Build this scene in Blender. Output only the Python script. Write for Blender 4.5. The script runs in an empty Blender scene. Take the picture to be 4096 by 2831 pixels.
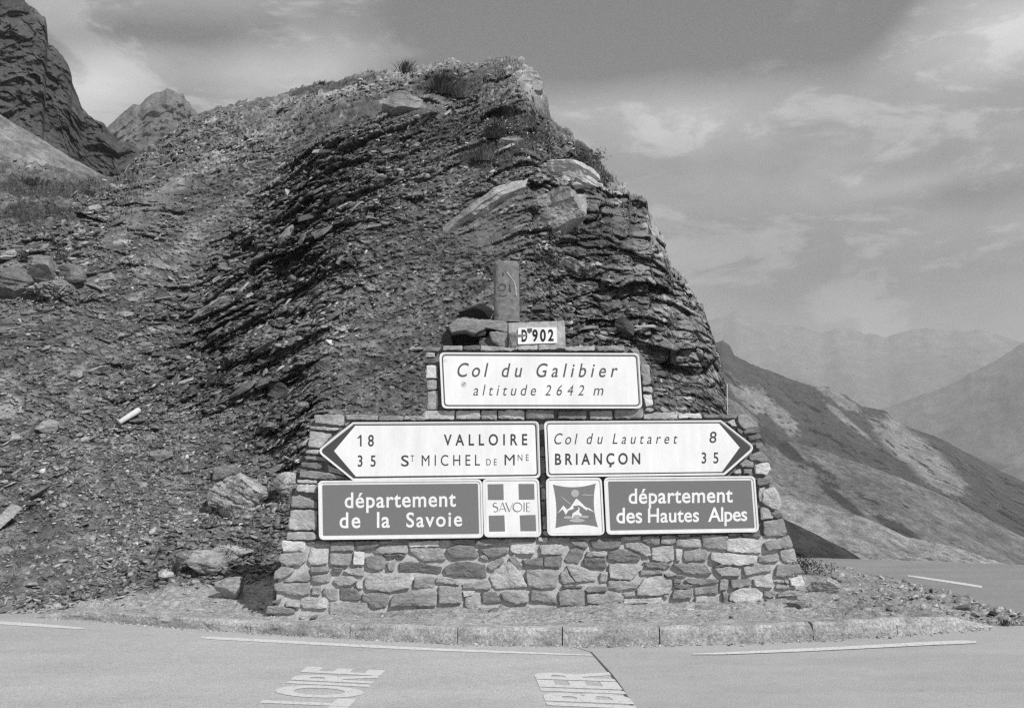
import bpy, bmesh, math, random
import numpy as np
from mathutils import Vector, Matrix
S = bpy.context.scene
C = S.collection
rnd = random.Random(7)
PI = math.pi
# ------------------------------------------------------------------ camera
F = 4000.0; CX = 2048.0; CY = 1415.5; HOR = 1850.0; CAMZ = 1.6
PITCH = math.atan((HOR - CY) / F); ROLL = -0.0088
cam = bpy.data.cameras.new('camera'); cam_o = bpy.data.objects.new('camera', cam); C.objects.link(cam_o)
cam.sensor_width = 36.0; cam.lens = 36.0 * F / 4096.0; cam.clip_end = 40000; cam.clip_start = 0.1
Rm = Matrix.Rotation(PI / 2 + PITCH, 3, 'X') @ Matrix.Rotation(ROLL, 3, 'Z')
cam_o.matrix_world = Matrix.Translation((0, 0, CAMZ)) @ Rm.to_4x4()
S.camera = cam_o
RM = np.array(Rm)
# ------------------------------------------------------------------ world, sun, exposure
SUN_AZ = math.radians(42); SUN_EL = math.radians(42)
w = bpy.data.worlds.new('World'); S.world = w; w.use_nodes = True
nt = w.node_tree; nt.nodes.clear()
def N(tree, typ, **kw):
    n = tree.nodes.new(typ)
    for k, v in kw.items(): setattr(n, k, v)
    return n
def mth(tree, op, a, b=None, c=None, clamp=False):
    n = N(tree, 'ShaderNodeMath', operation=op, use_clamp=clamp)
    for i, v in enumerate((a, b, c)):
        if v is None: continue
        if isinstance(v, (int, float)): n.inputs[i].default_value = v
        else: tree.links.new(v, n.inputs[i])
    return n.outputs[0]
def sstep(tree, v, lo, hi, tlo=0.0, thi=1.0):
    n = N(tree, 'ShaderNodeMapRange', interpolation_type='SMOOTHSTEP')
    tree.links.new(v, n.inputs[0])
    for i, x in enumerate((lo, hi, tlo, thi)): n.inputs[i + 1].default_value = x
    return n.outputs[0]
sky = N(nt, 'ShaderNodeTexSky', sky_type='NISHITA', sun_disc=False)
sky.sun_elevation = SUN_EL; sky.sun_rotation = PI - SUN_AZ
bw = N(nt, 'ShaderNodeRGBToBW'); nt.links.new(sky.outputs[0], bw.inputs[0])
tc = N(nt, 'ShaderNodeTexCoord'); sp = N(nt, 'ShaderNodeSeparateXYZ'); nt.links.new(tc.outputs['Generated'], sp.inputs[0])
X, Y, Z = sp.outputs
AZ = mth(nt, 'ARCTAN2', X, Y)
EL = mth(nt, 'ARCSINE', Z)
def noise_w(sc, sx, sy, sz, det=6, rough=0.55, dist=0.0):
    mp = N(nt, 'ShaderNodeMapping'); mp.inputs['Scale'].default_value = (sx, sy, sz); nt.links.new(tc.outputs['Generated'], mp.inputs[0])
    n = N(nt, 'ShaderNodeTexNoise'); n.inputs['Scale'].default_value = sc; n.inputs['Detail'].default_value = det
    n.inputs['Roughness'].default_value = rough; n.inputs['Distortion'].default_value = dist
    nt.links.new(mp.outputs[0], n.inputs[0]); return mth(nt, 'SUBTRACT', n.outputs[0], 0.5)
n1 = noise_w(3.2, 1, 1, 2.6, 7, 0.55, 0.3)
n2 = noise_w(9.0, 1, 1, 2.2, 6, 0.6, 0.2)
def blob(px, py, sx, sy, amp, rot=0.0):
    a0 = (px - 2048) / 4000.0; e0 = math.atan((1850 - py) / 4000.0)
    da = mth(nt, 'SUBTRACT', AZ, a0); de = mth(nt, 'SUBTRACT', EL, e0)
    c, s = math.cos(rot), math.sin(rot)
    u = mth(nt, 'ADD', mth(nt, 'MULTIPLY', da, c), mth(nt, 'MULTIPLY', de, s))
    v = mth(nt, 'SUBTRACT', mth(nt, 'MULTIPLY', de, c), mth(nt, 'MULTIPLY', da, s))
    u = mth(nt, 'DIVIDE', u, sx / 4000.0); v = mth(nt, 'DIVIDE', v, sy / 4000.0)
    q = mth(nt, 'ADD', mth(nt, 'MULTIPLY', u, u), mth(nt, 'MULTIPLY', v, v))
    return mth(nt, 'MULTIPLY', mth(nt, 'EXPONENT', mth(nt, 'MULTIPLY', q, -1.0)), amp)
acc = mth(nt, 'ADD', 0.31, mth(nt, 'MULTIPLY', n1, 0.42))
acc = mth(nt, 'ADD', acc, mth(nt, 'MULTIPLY', n2, 0.34))
# big dark cloud bank with a soft lower edge
elw = mth(nt, 'ADD', EL, mth(nt, 'ADD', mth(nt, 'MULTIPLY', n1, 0.10), mth(nt, 'MULTIPLY', n2, 0.06)))
elw = mth(nt, 'ADD', elw, mth(nt, 'MULTIPLY', sstep(nt, AZ, 0.33, 0.50), -0.14))
n3 = noise_w(5.5, 1, 1, 2.8, 9, 0.62, 0.6); n4 = noise_w(14.0, 1, 1, 2.4, 7, 0.65, 0.3)
puff = mth(nt, 'MULTIPLY', sstep(nt, mth(nt, 'ADD', n3, mth(nt, 'MULTIPLY', n4, .35)), -0.01, 0.10), 0.20)
PUFF = puff; acc = mth(nt, 'ADD', acc, mth(nt, 'MULTIPLY', n4, 0.16))
bank = mth(nt, 'MULTIPLY', sstep(nt, elw, 0.335, 0.395), sstep(nt, elw, 0.9, 0.55))
bank = mth(nt, 'MULTIPLY', bank, sstep(nt, AZ, -0.22, -0.06))
acc = mth(nt, 'ADD', acc, mth(nt, 'MULTIPLY', PUFF, mth(nt, 'SUBTRACT', 1.0, mth(nt, 'MULTIPLY', bank, 0.9))))
acc = mth(nt, 'SUBTRACT', acc, mth(nt, 'MULTIPLY', bank, 0.26))
for b in [(420, 400, 260, 110, 0.34, 0.5), (1150, 270, 380, 90, 0.28, 0.15), (650, 170, 520, 65, -0.24, 0.15), (2700, 470, 480, 130, 0.24, 0.0),
          (3950, 280, 300, 150, 0.34, 0.3), (3550, 820, 260, 36, 0.16, 0.1), (3900, 880, 300, 60, -0.20, 0.0), (3300, 1150, 900, 130, -0.14, 0.0), (3000, 950, 500, 110, -0.10, 0.2)]:
    acc = mth(nt, 'ADD', acc, blob(*b))
acc = mth(nt, 'MAXIMUM', acc, 0.12)
cl = mth(nt, 'ADD', mth(nt, 'MULTIPLY', acc, 0.93), mth(nt, 'MULTIPLY', bw.outputs[0], 0.006))
bg = N(nt, 'ShaderNodeBackground'); bg.inputs[1].default_value = 1.0
nt.links.new(cl, bg.inputs[0])
wo = N(nt, 'ShaderNodeOutputWorld'); nt.links.new(bg.outputs[0], wo.inputs[0])
sl = bpy.data.lights.new('sun', 'SUN'); sl.energy = 4.9; sl.angle = math.radians(0.5); sl.color = (1, 1, 1)
so = bpy.data.objects.new('sun', sl); C.objects.link(so)
SUNV = Vector((math.sin(SUN_AZ) * math.cos(SUN_EL), -math.cos(SUN_AZ) * math.cos(SUN_EL), math.sin(SUN_EL)))
so.rotation_euler = SUNV.to_track_quat('Z', 'Y').to_euler()
S.view_settings.view_transform = 'Standard'; S.view_settings.look = 'None'
S.view_settings.exposure = 0.0; S.view_settings.gamma = 1.0; S.view_settings.use_curve_mapping = False
S.cycles.use_denoising = False; S.cycles.pixel_filter_type = 'BLACKMAN_HARRIS'; S.cycles.filter_width = 1.35
S.cycles.volume_bounces = 1; S.cycles.max_bounces = 5; S.cycles.diffuse_bounces = 3

# ------------------------------------------------------------------ geometry helpers
def ray(px, py):
    px = np.asarray(px, float); py = np.asarray(py, float)
    d = np.stack([(px - CX) / F, -(py - CY) / F, -np.ones_like(px + py)], -1)
    return d @ RM.T
def gp(px, py, z=0.0):
    d = ray(px, py); t = (z - CAMZ) / d[..., 2:3]
    p = d * t; p[..., 2] += CAMZ; return p
def azel(px, py):
    d = ray(px, py); h = np.hypot(d[..., 0], d[..., 1])
    return np.arctan2(d[..., 0], d[..., 1]), d[..., 2] / h
WYAW = math.radians(3.2); WB = math.radians(3.0)
WN = np.array([math.sin(WYAW) * math.cos(WB), -math.cos(WYAW) * math.cos(WB), math.sin(WB)])
WU = np.array([math.cos(WYAW), math.sin(WYAW), 0.0])
WV = np.cross(WU, WN) * -1; WV = WV if WV[2] > 0 else -WV
WP = gp(2150, 2430, 0.15)
def wp(px, py, off=0.0):
    d = ray(px, py); o = np.array([0, 0, CAMZ])
    t = ((WP + WN * off - o) @ WN) / (d @ WN)
    return o + d * t[..., None]
def wl(o): return o.location + (wl(o.parent) if o.parent else Vector((0, 0, 0)))
def link(name, verts, faces, mat=None, parent=None, smooth=False, loc=None):
    me = bpy.data.meshes.new(name)
    v = np.asarray(verts, dtype=np.float64).reshape(-1, 3)
    if loc is not None: v = v - np.array(loc)
    if isinstance(faces, np.ndarray):
        k = faces.shape[1]
        me.vertices.add(len(v)); me.vertices.foreach_set('co', v.ravel().astype(np.float32))
        me.loops.add(faces.size); me.loops.foreach_set('vertex_index', faces.ravel().astype(np.int32))
        me.polygons.add(len(faces)); me.polygons.foreach_set('loop_start', np.arange(0, faces.size, k, dtype=np.int32))
        me.update(calc_edges=True)
    else:
        me.from_pydata(v.tolist(), [], faces); me.update()
    if mat: me.materials.append(mat)
    if smooth: me.polygons.foreach_set('use_smooth', [True] * len(me.polygons))
    o = bpy.data.objects.new(name, me); C.objects.link(o)
    if loc is not None: o.location = loc
    if parent:
        o.parent = parent
        if loc is not None: o.location = Vector(loc) - wl(parent)
        else: o.location = -wl(parent)
    return o
def attr(o, name, vals):
    a = o.data.attributes.new(name, 'FLOAT', 'POINT'); a.data.foreach_set('value', np.asarray(vals, dtype=np.float32))
def empty(name, loc=(0, 0, 0)):
    o = bpy.data.objects.new(name, None); C.objects.link(o); o.location = [float(v) for v in loc]; o.empty_display_size = 0.2; return o
def tag(o, label=None, cat=None, group=None, kind=None):
    if label: o['label'] = label
    if cat: o['category'] = cat
    if group: o['group'] = group
    if kind: o['kind'] = kind
    return o
def grid_faces(nr, nc):
    i = np.arange(nr - 1)[:, None] * nc + np.arange(nc - 1)[None, :]
    return np.stack([i, i + 1, i + nc + 1, i + nc], -1).reshape(-1, 4)

# ---- numpy noise
def h3(ix, iy, iz, seed=0):
    n = (ix.astype(np.int64) * 374761393 + iy.astype(np.int64) * 668265263 + iz.astype(np.int64) * 2147483647 + seed * 1274126177) & 0xFFFFFFFF
    n = ((n ^ (n >> 13)) * 1274126177) & 0xFFFFFFFF
    n = ((n ^ (n >> 15)) * 2246822519) & 0xFFFFFFFF
    n = n ^ (n >> 16)
    return (n & 0xFFFFFF) / float(0xFFFFFF)
def vnoise(p, seed=0):
    f = np.floor(p); t = p - f; t = t * t * (3 - 2 * t)
    x, y, z = f[..., 0], f[..., 1], f[..., 2]
    def g(a, b, c): return h3(x + a, y + b, z + c, seed)
    tx, ty, tz = t[..., 0], t[..., 1], t[..., 2]
    a = g(0, 0, 0) * (1 - tx) + g(1, 0, 0) * tx; b = g(0, 1, 0) * (1 - tx) + g(1, 1, 0) * tx
    c = g(0, 0, 1) * (1 - tx) + g(1, 0, 1) * tx; d = g(0, 1, 1) * (1 - tx) + g(1, 1, 1) * tx
    return (a * (1 - ty) + b * ty) * (1 - tz) + (c * (1 - ty) + d * ty) * tz * 1.0
def fbm(p, oct=5, seed=0, gain=0.5):
    s = 0; a = 1; tot = 0
    for k in range(oct):
        s = s + a * (vnoise(p * (2.03 ** k) + k * 17.3, seed + k) - 0.5); tot += a; a *= gain
    return s / tot * 2
def worley(p, seed=0, near=False):
    f = np.floor(p) if not near else np.floor(p - 0.5)
    best = np.full(p.shape[:-1], 1e9); b2 = best.copy(); idr = np.zeros(p.shape[:-1])
    rng = (0, 1) if near else (-1, 0, 1)
    for a in rng:
        for b in rng:
            for c in rng:
                cx, cy, cz = f[..., 0] + a, f[..., 1] + b, f[..., 2] + c
                r1 = h3(cx, cy, cz, seed); r2 = h3(cx, cy, cz, seed + 31); r3 = h3(cx, cy, cz, seed + 77)
                d = (p[..., 0] - cx - r1) ** 2 + (p[..., 1] - cy - r2) ** 2 + (p[..., 2] - cz - r3) ** 2
                m = d < best
                b2 = np.where(m, best, np.minimum(b2, d)); idr = np.where(m, h3(cx, cy, cz, seed + 131), idr); best = np.where(m, d, best)
    return idr, np.sqrt(b2) - np.sqrt(best)

def facets(p, seed, near=False):
    """cells that are each tilted their own way: chiselled rock faces, plus the gap to the next cell"""
    f = np.floor(p) if not near else np.floor(p - 0.5)
    best = np.full(p.shape[:-1], 1e9); b2 = best.copy(); val = np.zeros(p.shape[:-1]); idr = val.copy()
    rng = (0, 1) if near else (-1, 0, 1)
    for a in rng:
        for b in rng:
            for c in rng:
                cx, cy, cz = f[..., 0] + a, f[..., 1] + b, f[..., 2] + c
                r1 = h3(cx, cy, cz, seed); r2 = h3(cx, cy, cz, seed + 31); r3 = h3(cx, cy, cz, seed + 77)
                dx, dy, dz = p[..., 0] - cx - r1, p[..., 1] - cy - r2, p[..., 2] - cz - r3
                d = dx * dx + dy * dy + dz * dz; m = d < best
                id_ = h3(cx, cy, cz, seed + 131)
                v = (id_ - .5) + ((r2 - .5) * dx + (r3 - .5) * dy * .5 + (r1 - .9) * dz) * 1.5
                b2 = np.where(m, best, np.minimum(b2, d)); val = np.where(m, v, val); idr = np.where(m, id_, idr); best = np.where(m, d, best)
    return val, idr, np.sqrt(b2) - np.sqrt(best)

# ------------------------------------------------------------------ materials (all grey: the photograph is black and white)
def grey(v): return (v, v, v, 1)
def mat_new(name):
    m = bpy.data.materials.new(name); m.use_nodes = True; t = m.node_tree; t.nodes.clear()
    out = N(t, 'ShaderNodeOutputMaterial'); b = N(t, 'ShaderNodeBsdfPrincipled'); t.links.new(b.outputs[0], out.inputs[0])
    b.inputs['Roughness'].default_value = 0.9; b.inputs['Specular IOR Level'].default_value = 0.25
    return m, t, b
def tex(t, typ, scale, det=4, rough=0.6, coord='Object', vec=None, stretch=None, dist=0.0):
    c = N(t, 'ShaderNodeTexCoord'); src = c.outputs[coord] if vec is None else vec
    if stretch:
        mp = N(t, 'ShaderNodeMapping'); mp.inputs['Scale'].default_value = stretch[:3]
        if len(stretch) > 3: mp.inputs['Rotation'].default_value = stretch[3:]
        t.links.new(src, mp.inputs[0]); src = mp.outputs[0]
    if typ == 'noise':
        n = N(t, 'ShaderNodeTexNoise'); n.inputs['Detail'].default_value = det; n.inputs['Roughness'].default_value = rough; n.inputs['Distortion'].default_value = dist
    else:
        n = N(t, 'ShaderNodeTexVoronoi')
        if typ == 'crack': n.feature = 'DISTANCE_TO_EDGE'
    n.inputs['Scale'].default_value = scale; t.links.new(src, n.inputs[0])
    return n.outputs[0]
def geo_pos(t):
    return N(t, 'ShaderNodeNewGeometry').outputs['Position']
def bump(t, b, h, strength=0.5, dist=0.02):
    n = N(t, 'ShaderNodeBump'); n.inputs['Strength'].default_value = strength; n.inputs['Distance'].default_value = dist
    t.links.new(h, n.inputs['Height']); t.links.new(n.outputs[0], b.inputs['Normal'])
def vary(t, v, lo, hi, inlo=0.3, inhi=0.7):
    n = N(t, 'ShaderNodeMapRange'); t.links.new(v, n.inputs[0])
    for i, x in enumerate((inlo, inhi, lo, hi)): n.inputs[i + 1].default_value = x
    return n.outputs[0]
def attr_in(t, name='tone'):
    return N(t, 'ShaderNodeAttribute', attribute_name=name).outputs['Fac']
def sign_mat(name, v):
    m, t, b = mat_new(name); b.inputs['Roughness'].default_value = .42; P = geo_pos(t)
    a = vary(t, tex(t, 'noise', 9, 6, .7, vec=P, stretch=(1, 1, .18)), .90, 1.03, .3, .65); c = vary(t, tex(t, 'noise', 60, 4, .7, vec=P), .97, 1.02); d = vary(t, tex(t, 'noise', 2.2, 3, .5, vec=P), .95, 1.02)
    e = vary(t, tex(t, 'noise', 45, 2, .5, vec=P), 1.0, .80, .73, .78)
    t.links.new(mth(t, 'MULTIPLY', mth(t, 'MULTIPLY', mth(t, 'MULTIPLY', a, c), mth(t, 'MULTIPLY', d, e)), v), b.inputs['Base Color']); return m
def simple(name, v, rough=0.8, var=0.06, scale=30, bs=0.0):
    m, t, b = mat_new(name); b.inputs['Roughness'].default_value = rough
    c = mth(t, 'MULTIPLY', v, vary(t, tex(t, 'noise', scale), 1 - var, 1 + var)); t.links.new(c, b.inputs['Base Color'])
    if bs: bump(t, b, tex(t, 'noise', scale * 3), bs, 0.01)
    return m
def rock_mat(name, mul=1.0, fine=28.0, bdist=0.03, veins=0.0, bst=0.6, stretch=(1, 1, 3), amp=1.0, amp2=.2):
    m, t, b = mat_new(name); P = geo_pos(t)
    tone = attr_in(t)
    a = vary(t, tex(t, 'noise', fine, 8, 0.7, vec=P, stretch=stretch), 1 - .55 * amp, 1 + .55 * amp, 0.28, 0.72)
    a2 = vary(t, tex(t, 'noise', fine * 0.13, 5, 0.6, vec=P), 1 - amp2, 1 + amp2)
    a3 = vary(t, tex(t, 'noise', fine * 5, 3, 0.6, vec=P), 0.7, 1.3)
    c = mth(t, 'MULTIPLY', mth(t, 'MULTIPLY', mth(t, 'MULTIPLY', tone, a), a2), mth(t, 'MULTIPLY', a3, mul))
    if veins:
        wv = tex(t, 'noise', 8.0, 5, 0.65, vec=P, dist=1.5)
        vv = mth(t, 'ABSOLUTE', mth(t, 'SUBTRACT', wv, 0.5))
        vm = vary(t, vv, veins, 0.0, 0.0, 0.08)
        vm = mth(t, 'MULTIPLY', vm, vary(t, tex(t, 'noise', 3.0, 3, 0.5, vec=P), 0, 1, 0.30, 0.5), clamp=True)
        mx = N(t, 'ShaderNodeMix', data_type='FLOAT'); t.links.new(vm, mx.inputs[0]); t.links.new(c, mx.inputs[2]); mx.inputs[3].default_value = 0.55
        c = mx.outputs[0]
    c = mth(t, 'MINIMUM', c, 0.7)
    t.links.new(c, b.inputs['Base Color'])
    h = mth(t, 'ADD', tex(t, 'noise', fine * 1.2, 8, 0.75, vec=P, stretch=stretch), mth(t, 'MULTIPLY', tex(t, 'crack', fine * 0.5, vec=P, stretch=stretch), 0.5))
    bump(t, b, h, bst, bdist); return m
M_HILL = rock_mat('schist_scree', 1.0, 26, 0.05, 0, 0.9, (1, 1, 2.5))
M_BOULDER = rock_mat('boulder_stone', 1.0, 22, 0.03, 0.0, 0.6, (1, 1, 2.5))
M_VEIN = rock_mat('veined_boulder_stone', 1.0, 22, 0.03, 1.0, 0.6, (1, 1, 1.5))
M_STONE = rock_mat('masonry_stone', 1.0, 30, 0.012, 0.0, 0.7, (1, 1, 2.2), amp=.6)
M_FLAKE = rock_mat('stone_flakes', 1.0, 40, 0.01, 0, 0.5, (1, 1, 1))
M_GRAVEL = rock_mat('gravel', 1.0, 60, 0.02, 0, 0.9, (1, 1, 1))
M_MTN = rock_mat('mountain_ground', 1.0, 0.6, 1.6, 0, 0.9, (1, .6, 1), 1.1, .4)
M_CLIFF = rock_mat('cliff_rock', 1.0, 0.9, 0.35, 0, 0.6, (1, 1, 1.2))
M_FAR = rock_mat('far_mountain_ground', 1.0, 0.02, 8.0, 0, 0.6, (1, 1, 1))
M_MORTAR = simple('mortar', 0.50, 0.95, 0.22, 40, 0.8)
M_MORTAR_D = simple('dark_joint_mortar', 0.2, 0.95, 0.3, 30, 0.8)
M_WHITE = sign_mat('white_sign_enamel', 0.86)
M_WHITE2 = sign_mat('white_sign_frame', 0.80)
M_DARK = simple('dark_sign_print', 0.065, 0.5, 0.10, 60)
M_GREYP = simple('brown_sign_print', 0.18, 0.5, 0.05, 60)
M_GREYL = simple('sign_print_mid_grey', 0.20, 0.5, 0.06, 60)
M_PRINT = simple('sign_lettering_grey', 0.10, 0.5, 0.12, 60)
M_PALE = simple('pale_emblem_print', 0.42, 0.5, 0.08, 60)
M_BACK = simple('sign_back_metal', 0.3, 0.5, 0.05, 10)
M_BLACK = simple('black_enamel', 0.015, 0.5, 0.1, 60)
M_CONC = simple('rough_concrete', 0.42, 0.95, 0.3, 25, 0.9)
M_STICK = simple('sticker_print', 0.55, 0.6, 0.2, 60)
M_PAINTW = simple('weathered_white_paint', 0.62, 0.8, 0.12, 20, 0.2)
M_GRASS = simple('dry_alpine_grass', 0.16, 0.8, 0.3, 15)
M_GRASSD = simple('dark_alpine_shrub', 0.07, 0.8, 0.4, 15)
M_FLOWER = simple('white_flower_heads', 0.55, 0.8, 0.2, 15)
def asphalt(name, v, seedoff):
    m, t, b = mat_new(name); P = geo_pos(t)
    f = vary(t, tex(t, 'noise', 90, 6, 0.85, vec=P), 0.42, 1.58, 0.3, 0.7)
    g = vary(t, tex(t, 'noise', 1.3, 6, 0.65, vec=P, stretch=(.4, 1, 1)), 0.86, 1.10)
    st = vary(t, tex(t, 'noise', 14, 2, 0.5, vec=P), 1.0, 0.72, 0.70, 0.76); g = mth(t, 'MULTIPLY', g, st)
    k = vary(t, tex(t, 'voronoi', 230, vec=P), 0.85, 1.2, 0.1, 0.6)
    d = vary(t, tex(t, 'noise', 9, 4, 0.7, vec=P), 0.94, 1.05)
    t.links.new(mth(t, 'MULTIPLY', mth(t, 'MULTIPLY', mth(t, 'MULTIPLY', f, g), mth(t, 'MULTIPLY', k, d)), v), b.inputs['Base Color'])
    bump(t, b, tex(t, 'noise', 160, 5, 0.8, vec=P), 0.6, 0.006); return m
M_ASPH = asphalt('pale_asphalt', 0.37, 0); M_ASPH2 = asphalt('paler_asphalt', 0.405, 3)
def paint(name, v, thr):
    m, t, b = mat_new(name); P = geo_pos(t)
    wv = vary(t, tex(t, 'noise', 35, 6, 0.75, vec=P), 0.0, 1.0, thr, thr + 0.12)
    mx = N(t, 'ShaderNodeMix', data_type='FLOAT'); t.links.new(wv, mx.inputs[0]); mx.inputs[2].default_value = 0.40; mx.inputs[3].default_value = v
    f = vary(t, tex(t, 'noise', 120, 5, 0.8, vec=P), 0.88, 1.12)
    t.links.new(mth(t, 'MULTIPLY', mx.outputs[0], f), b.inputs['Base Color']); bump(t, b, tex(t, 'noise', 160, 5, 0.8, vec=P), 0.5, 0.005); return m
M_LINE = paint('road_line_paint', 0.68, 0.38); M_LETTER = paint('road_letter_paint', 0.64, 0.36)

# ------------------------------------------------------------------ background mountains
def interp_fn(pts):
    """pixel polyline -> function azimuth -> tan(elevation)"""
    p = np.array(pts, float); a, e = azel(p[:, 0], p[:, 1]); o = np.argsort(a); a = a[o]; e = e[o]
    return lambda q: np.interp(q, a, e)
def px_az(x, y=1850): return float(azel(x, y)[0])
def layer(name, sil, bot, r_ridge, r_front, x0, x1, nc=360, nr=150, rough=0.03, nscale=1.0, tone=0.15, tonefn=None, mat=None, crag=0.0, seed=0, jag=0.004, back=0.5, backz=0.6, hf=0.18):
    fs = interp_fn(sil); fb = interp_fn(bot)
    az = np.linspace(px_az(x0), px_az(x1), nc)
    es = fs(az)[None, :]; eb = fb(az)[None, :]
    rr = np.array([r_ridge(a) if callable(r_ridge) else r_ridge for a in az])[None, :]
    rf = np.array([r_front(a) if callable(r_front) else r_front for a in az])[None, :]
    t = np.linspace(0, 1, nr)[:, None]
    u = t ** 0.9
    e = eb + (es - eb) * t; r = rf + (rr - rf) * u
    L = rr.mean() * nscale
    q = np.stack([np.sin(az)[None, :] * r, np.cos(az)[None, :] * r, e * r], -1)
    # gullies that run down the slope, crags on top of them
    qs = q / L * np.array([14, 3.0, 4.0])
    g = np.abs(fbm(qs + fbm(q / L * 9, 3, seed + 5)[..., None] * 0.8, 4, seed, .42))
    f = fbm(q / L * np.array([26, 12, 14]), 6, seed + 9, 0.58)
    fade = np.minimum(1, (1 - t) * 8 + 0.25)
    dr = (g * 1.6 - 0.35 + f * hf) * rough * rr
    if crag:
        qq = q / L * np.array([22, 10, 12]) + fbm(q / L * 8, 3, seed + 3)[..., None] * 1.2
        c1, _ = worley(qq, seed + 1); c2, _ = worley(qq * 2.6, seed + 2, True)
        dr = dr + ((c1 - .5) + (c2 - .5) * .5) * crag * rr
    dr = dr * np.ones_like(r)
    r2 = r + dr * fade
    ej = e + fbm(np.stack([az * 60 + seed, az * 0, az * 0], -1), 6, seed + 4, 0.62)[None, :] * jag * t ** 4
    P = np.stack([np.sin(az)[None, :] * r2, np.cos(az)[None, :] * r2, CAMZ + ej * r2], -1)
    tn = np.full(r.shape, tone) * (1 + 0.5 * fbm(q / L * 10, 5, seed + 20)) * (1 + 0.5 * (0.5 - g))
    if tonefn is not None:
        pxx = 2048 + np.tan(az)[None, :] * 4000 + 0 * r; pyy = 1850 - ej * 4000 / np.cos(az)[None, :] - 0.0088 * (pxx - 2048)
        tn = tonefn(pxx, pyy, tn, q / L)
    # the far side of the ridge
    top = P[-1:]; bk = []
    for k in (1, 2, 3, 4):
        s = 1 + back * k / 4; b = top.copy(); b[..., 0] *= s; b[..., 1] *= s; b[..., 2] = top[..., 2] - backz * rr[..., None][..., 0] * back * k / 4
        bk.append(b)
    P = np.concatenate([P] + bk, 0); tn = np.concatenate([tn] + [tn[-1:]] * 4, 0)
    o = link(name, P.reshape(-1, 3), grid_faces(P.shape[0], nc), mat or M_MTN); attr(o, 'tone', np.clip(tn, 0.02, 0.6).ravel())
    return tag(o, kind='structure')
def soft(px, py, x, y, sx, sy, rot=0):
    c, s = math.cos(rot), math.sin(rot); u = ((px - x) * c + (py - y) * s) / sx; v = ((py - y) * c - (px - x) * s) / sy
    return np.exp(-(u * u + v * v))
# farthest ranges
layer('far_mountain_range', [(1500, 1350), (2400, 1330), (2823, 1290), (2951, 1245), (3026, 1283), (3177, 1313), (3290, 1325), (3402, 1313), (3552, 1350), (3665, 1313), (3780, 1330), (3906, 1313), (4096, 1365), (4600, 1330), (5600, 1400)],
      [(1500, 1900), (5600, 2000)], 4000, 2600, 1500, 5600, 300, 60, 0.02, 0.5, 0.15, lambda px, py, tn, q: tn * 0 + .15, M_FAR, seed=3, jag=0.006)
def tF(px, py, tn, q): return tn
layer('valley_side', [(2500, 1750), (3300, 1700), (3552, 1628), (3778, 1546), (3966, 1455), (4096, 1373), (4500, 1180), (5400, 1000)],
      [(2500, 2300), (5400, 2500)], 2500, 1500, 2500, 5400, 300, 120, 0.02, 0.7, 0.13, None, M_FAR, seed=11, jag=0.003)
def tD(px, py, tn, q):
    nn = fbm(q * 30, 3, 77) * 50 + fbm(q * np.array([200, 60, 90]), 4, 76) * 45
    y2 = py + nn; x2 = px + nn
    t = np.full(px.shape, 0.055) * (1 + 0.5 * fbm(q * 60, 4, 78))
    # pale scree fans below and between the dark turf
    l = np.maximum.reduce([soft(x2, y2, 3640, 1800, 220, 70, 0.62), soft(x2, y2, 3740, 1900, 130, 60, 0.5), soft(x2, y2, 2990, 1590, 110, 40, 0.75), soft(x2, y2, 3130, 1680, 90, 40, 0.9), soft(x2, y2, 3350, 1590, 130, 26, 0.55), soft(x2, y2, 3380, 1680, 150, 14, 0.7), soft(x2, y2, 3580, 1690, 60, 50, .8), soft(x2, y2, 3050, 1600, 60, 40, .9)])
    m = np.clip((l - 0.38) * 4 + .5 * fbm(q * 200, 4, 75), 0, 1)
    return t * (1 - m) + m * 0.24 * (1 + 0.35 * fbm(q * np.array([90, 20, 30]), 5, 79))
layer('mountain_ridge', [(2500, 1560), (2800, 1450), (2848, 1385), (2861, 1373), (2891, 1358), (2921, 1380), (2936, 1418), (3026, 1463), (3139, 1508), (3252, 1550), (3310, 1552), (3372, 1576), (3447, 1628), (3545, 1643), (3575, 1681), (3740, 1741), (3891, 1824), (4004, 1877), (4096, 1922), (4500, 2130), (5200, 2400)],
      [(2500, 2200), (3400, 2200), (4096, 2400), (5200, 2700)], 900, 420, 2500, 5200, 520, 220, 0.018, 0.35, 0.08, tD, M_MTN, seed=21, jag=0.003, hf=.5, crag=.004)
def tC(px, py, tn, q):
    t = 0.20 * (1 + 0.35 * fbm(q * np.array([60, 14, 20]), 5, 88)) * (1 + 0.25 * fbm(q * 120, 4, 89))
    nn = fbm(q * 40, 3, 87) * 30 + fbm(q * 160, 4, 86) * 30
    x2 = px + nn; y2 = py + nn
    d = np.maximum.reduce([soft(x2, y2, 3130, 1790, 120, 30, 0.75), soft(x2, y2, 3270, 1880, 100, 16, 0.5), soft(x2, y2, 3300, 1930, 60, 14, 0.4), soft(x2, y2, 3350, 2000, 130, 20, 0.65), soft(x2, y2, 3570, 2110, 130, 20, 0.5), soft(x2, y2, 3450, 1990, 60, 12, 0.4), soft(x2, y2, 3050, 1740, 60, 50, 0.3)])
    m = np.clip((d - 0.35) * 4, 0, 1)
    return t * (1 - m) + 0.06 * m
layer('scree_slope', [(2500, 1400), (2950, 1610), (2990, 1640), (3041, 1689), (3116, 1760), (3200, 1775), (3312, 1809), (3440, 1854), (3520, 1880), (3703, 1952), (3853, 2019), (4004, 2102), (4096, 2147), (4500, 2330), (5200, 2500)],
      [(2500, 2300), (5200, 2700)], 330, 130, 2500, 5200, 560, 260, 0.010, 0.4, 0.2, tC, M_MTN, seed=31, jag=0.0015, crag=.0022, hf=.4)
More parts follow.
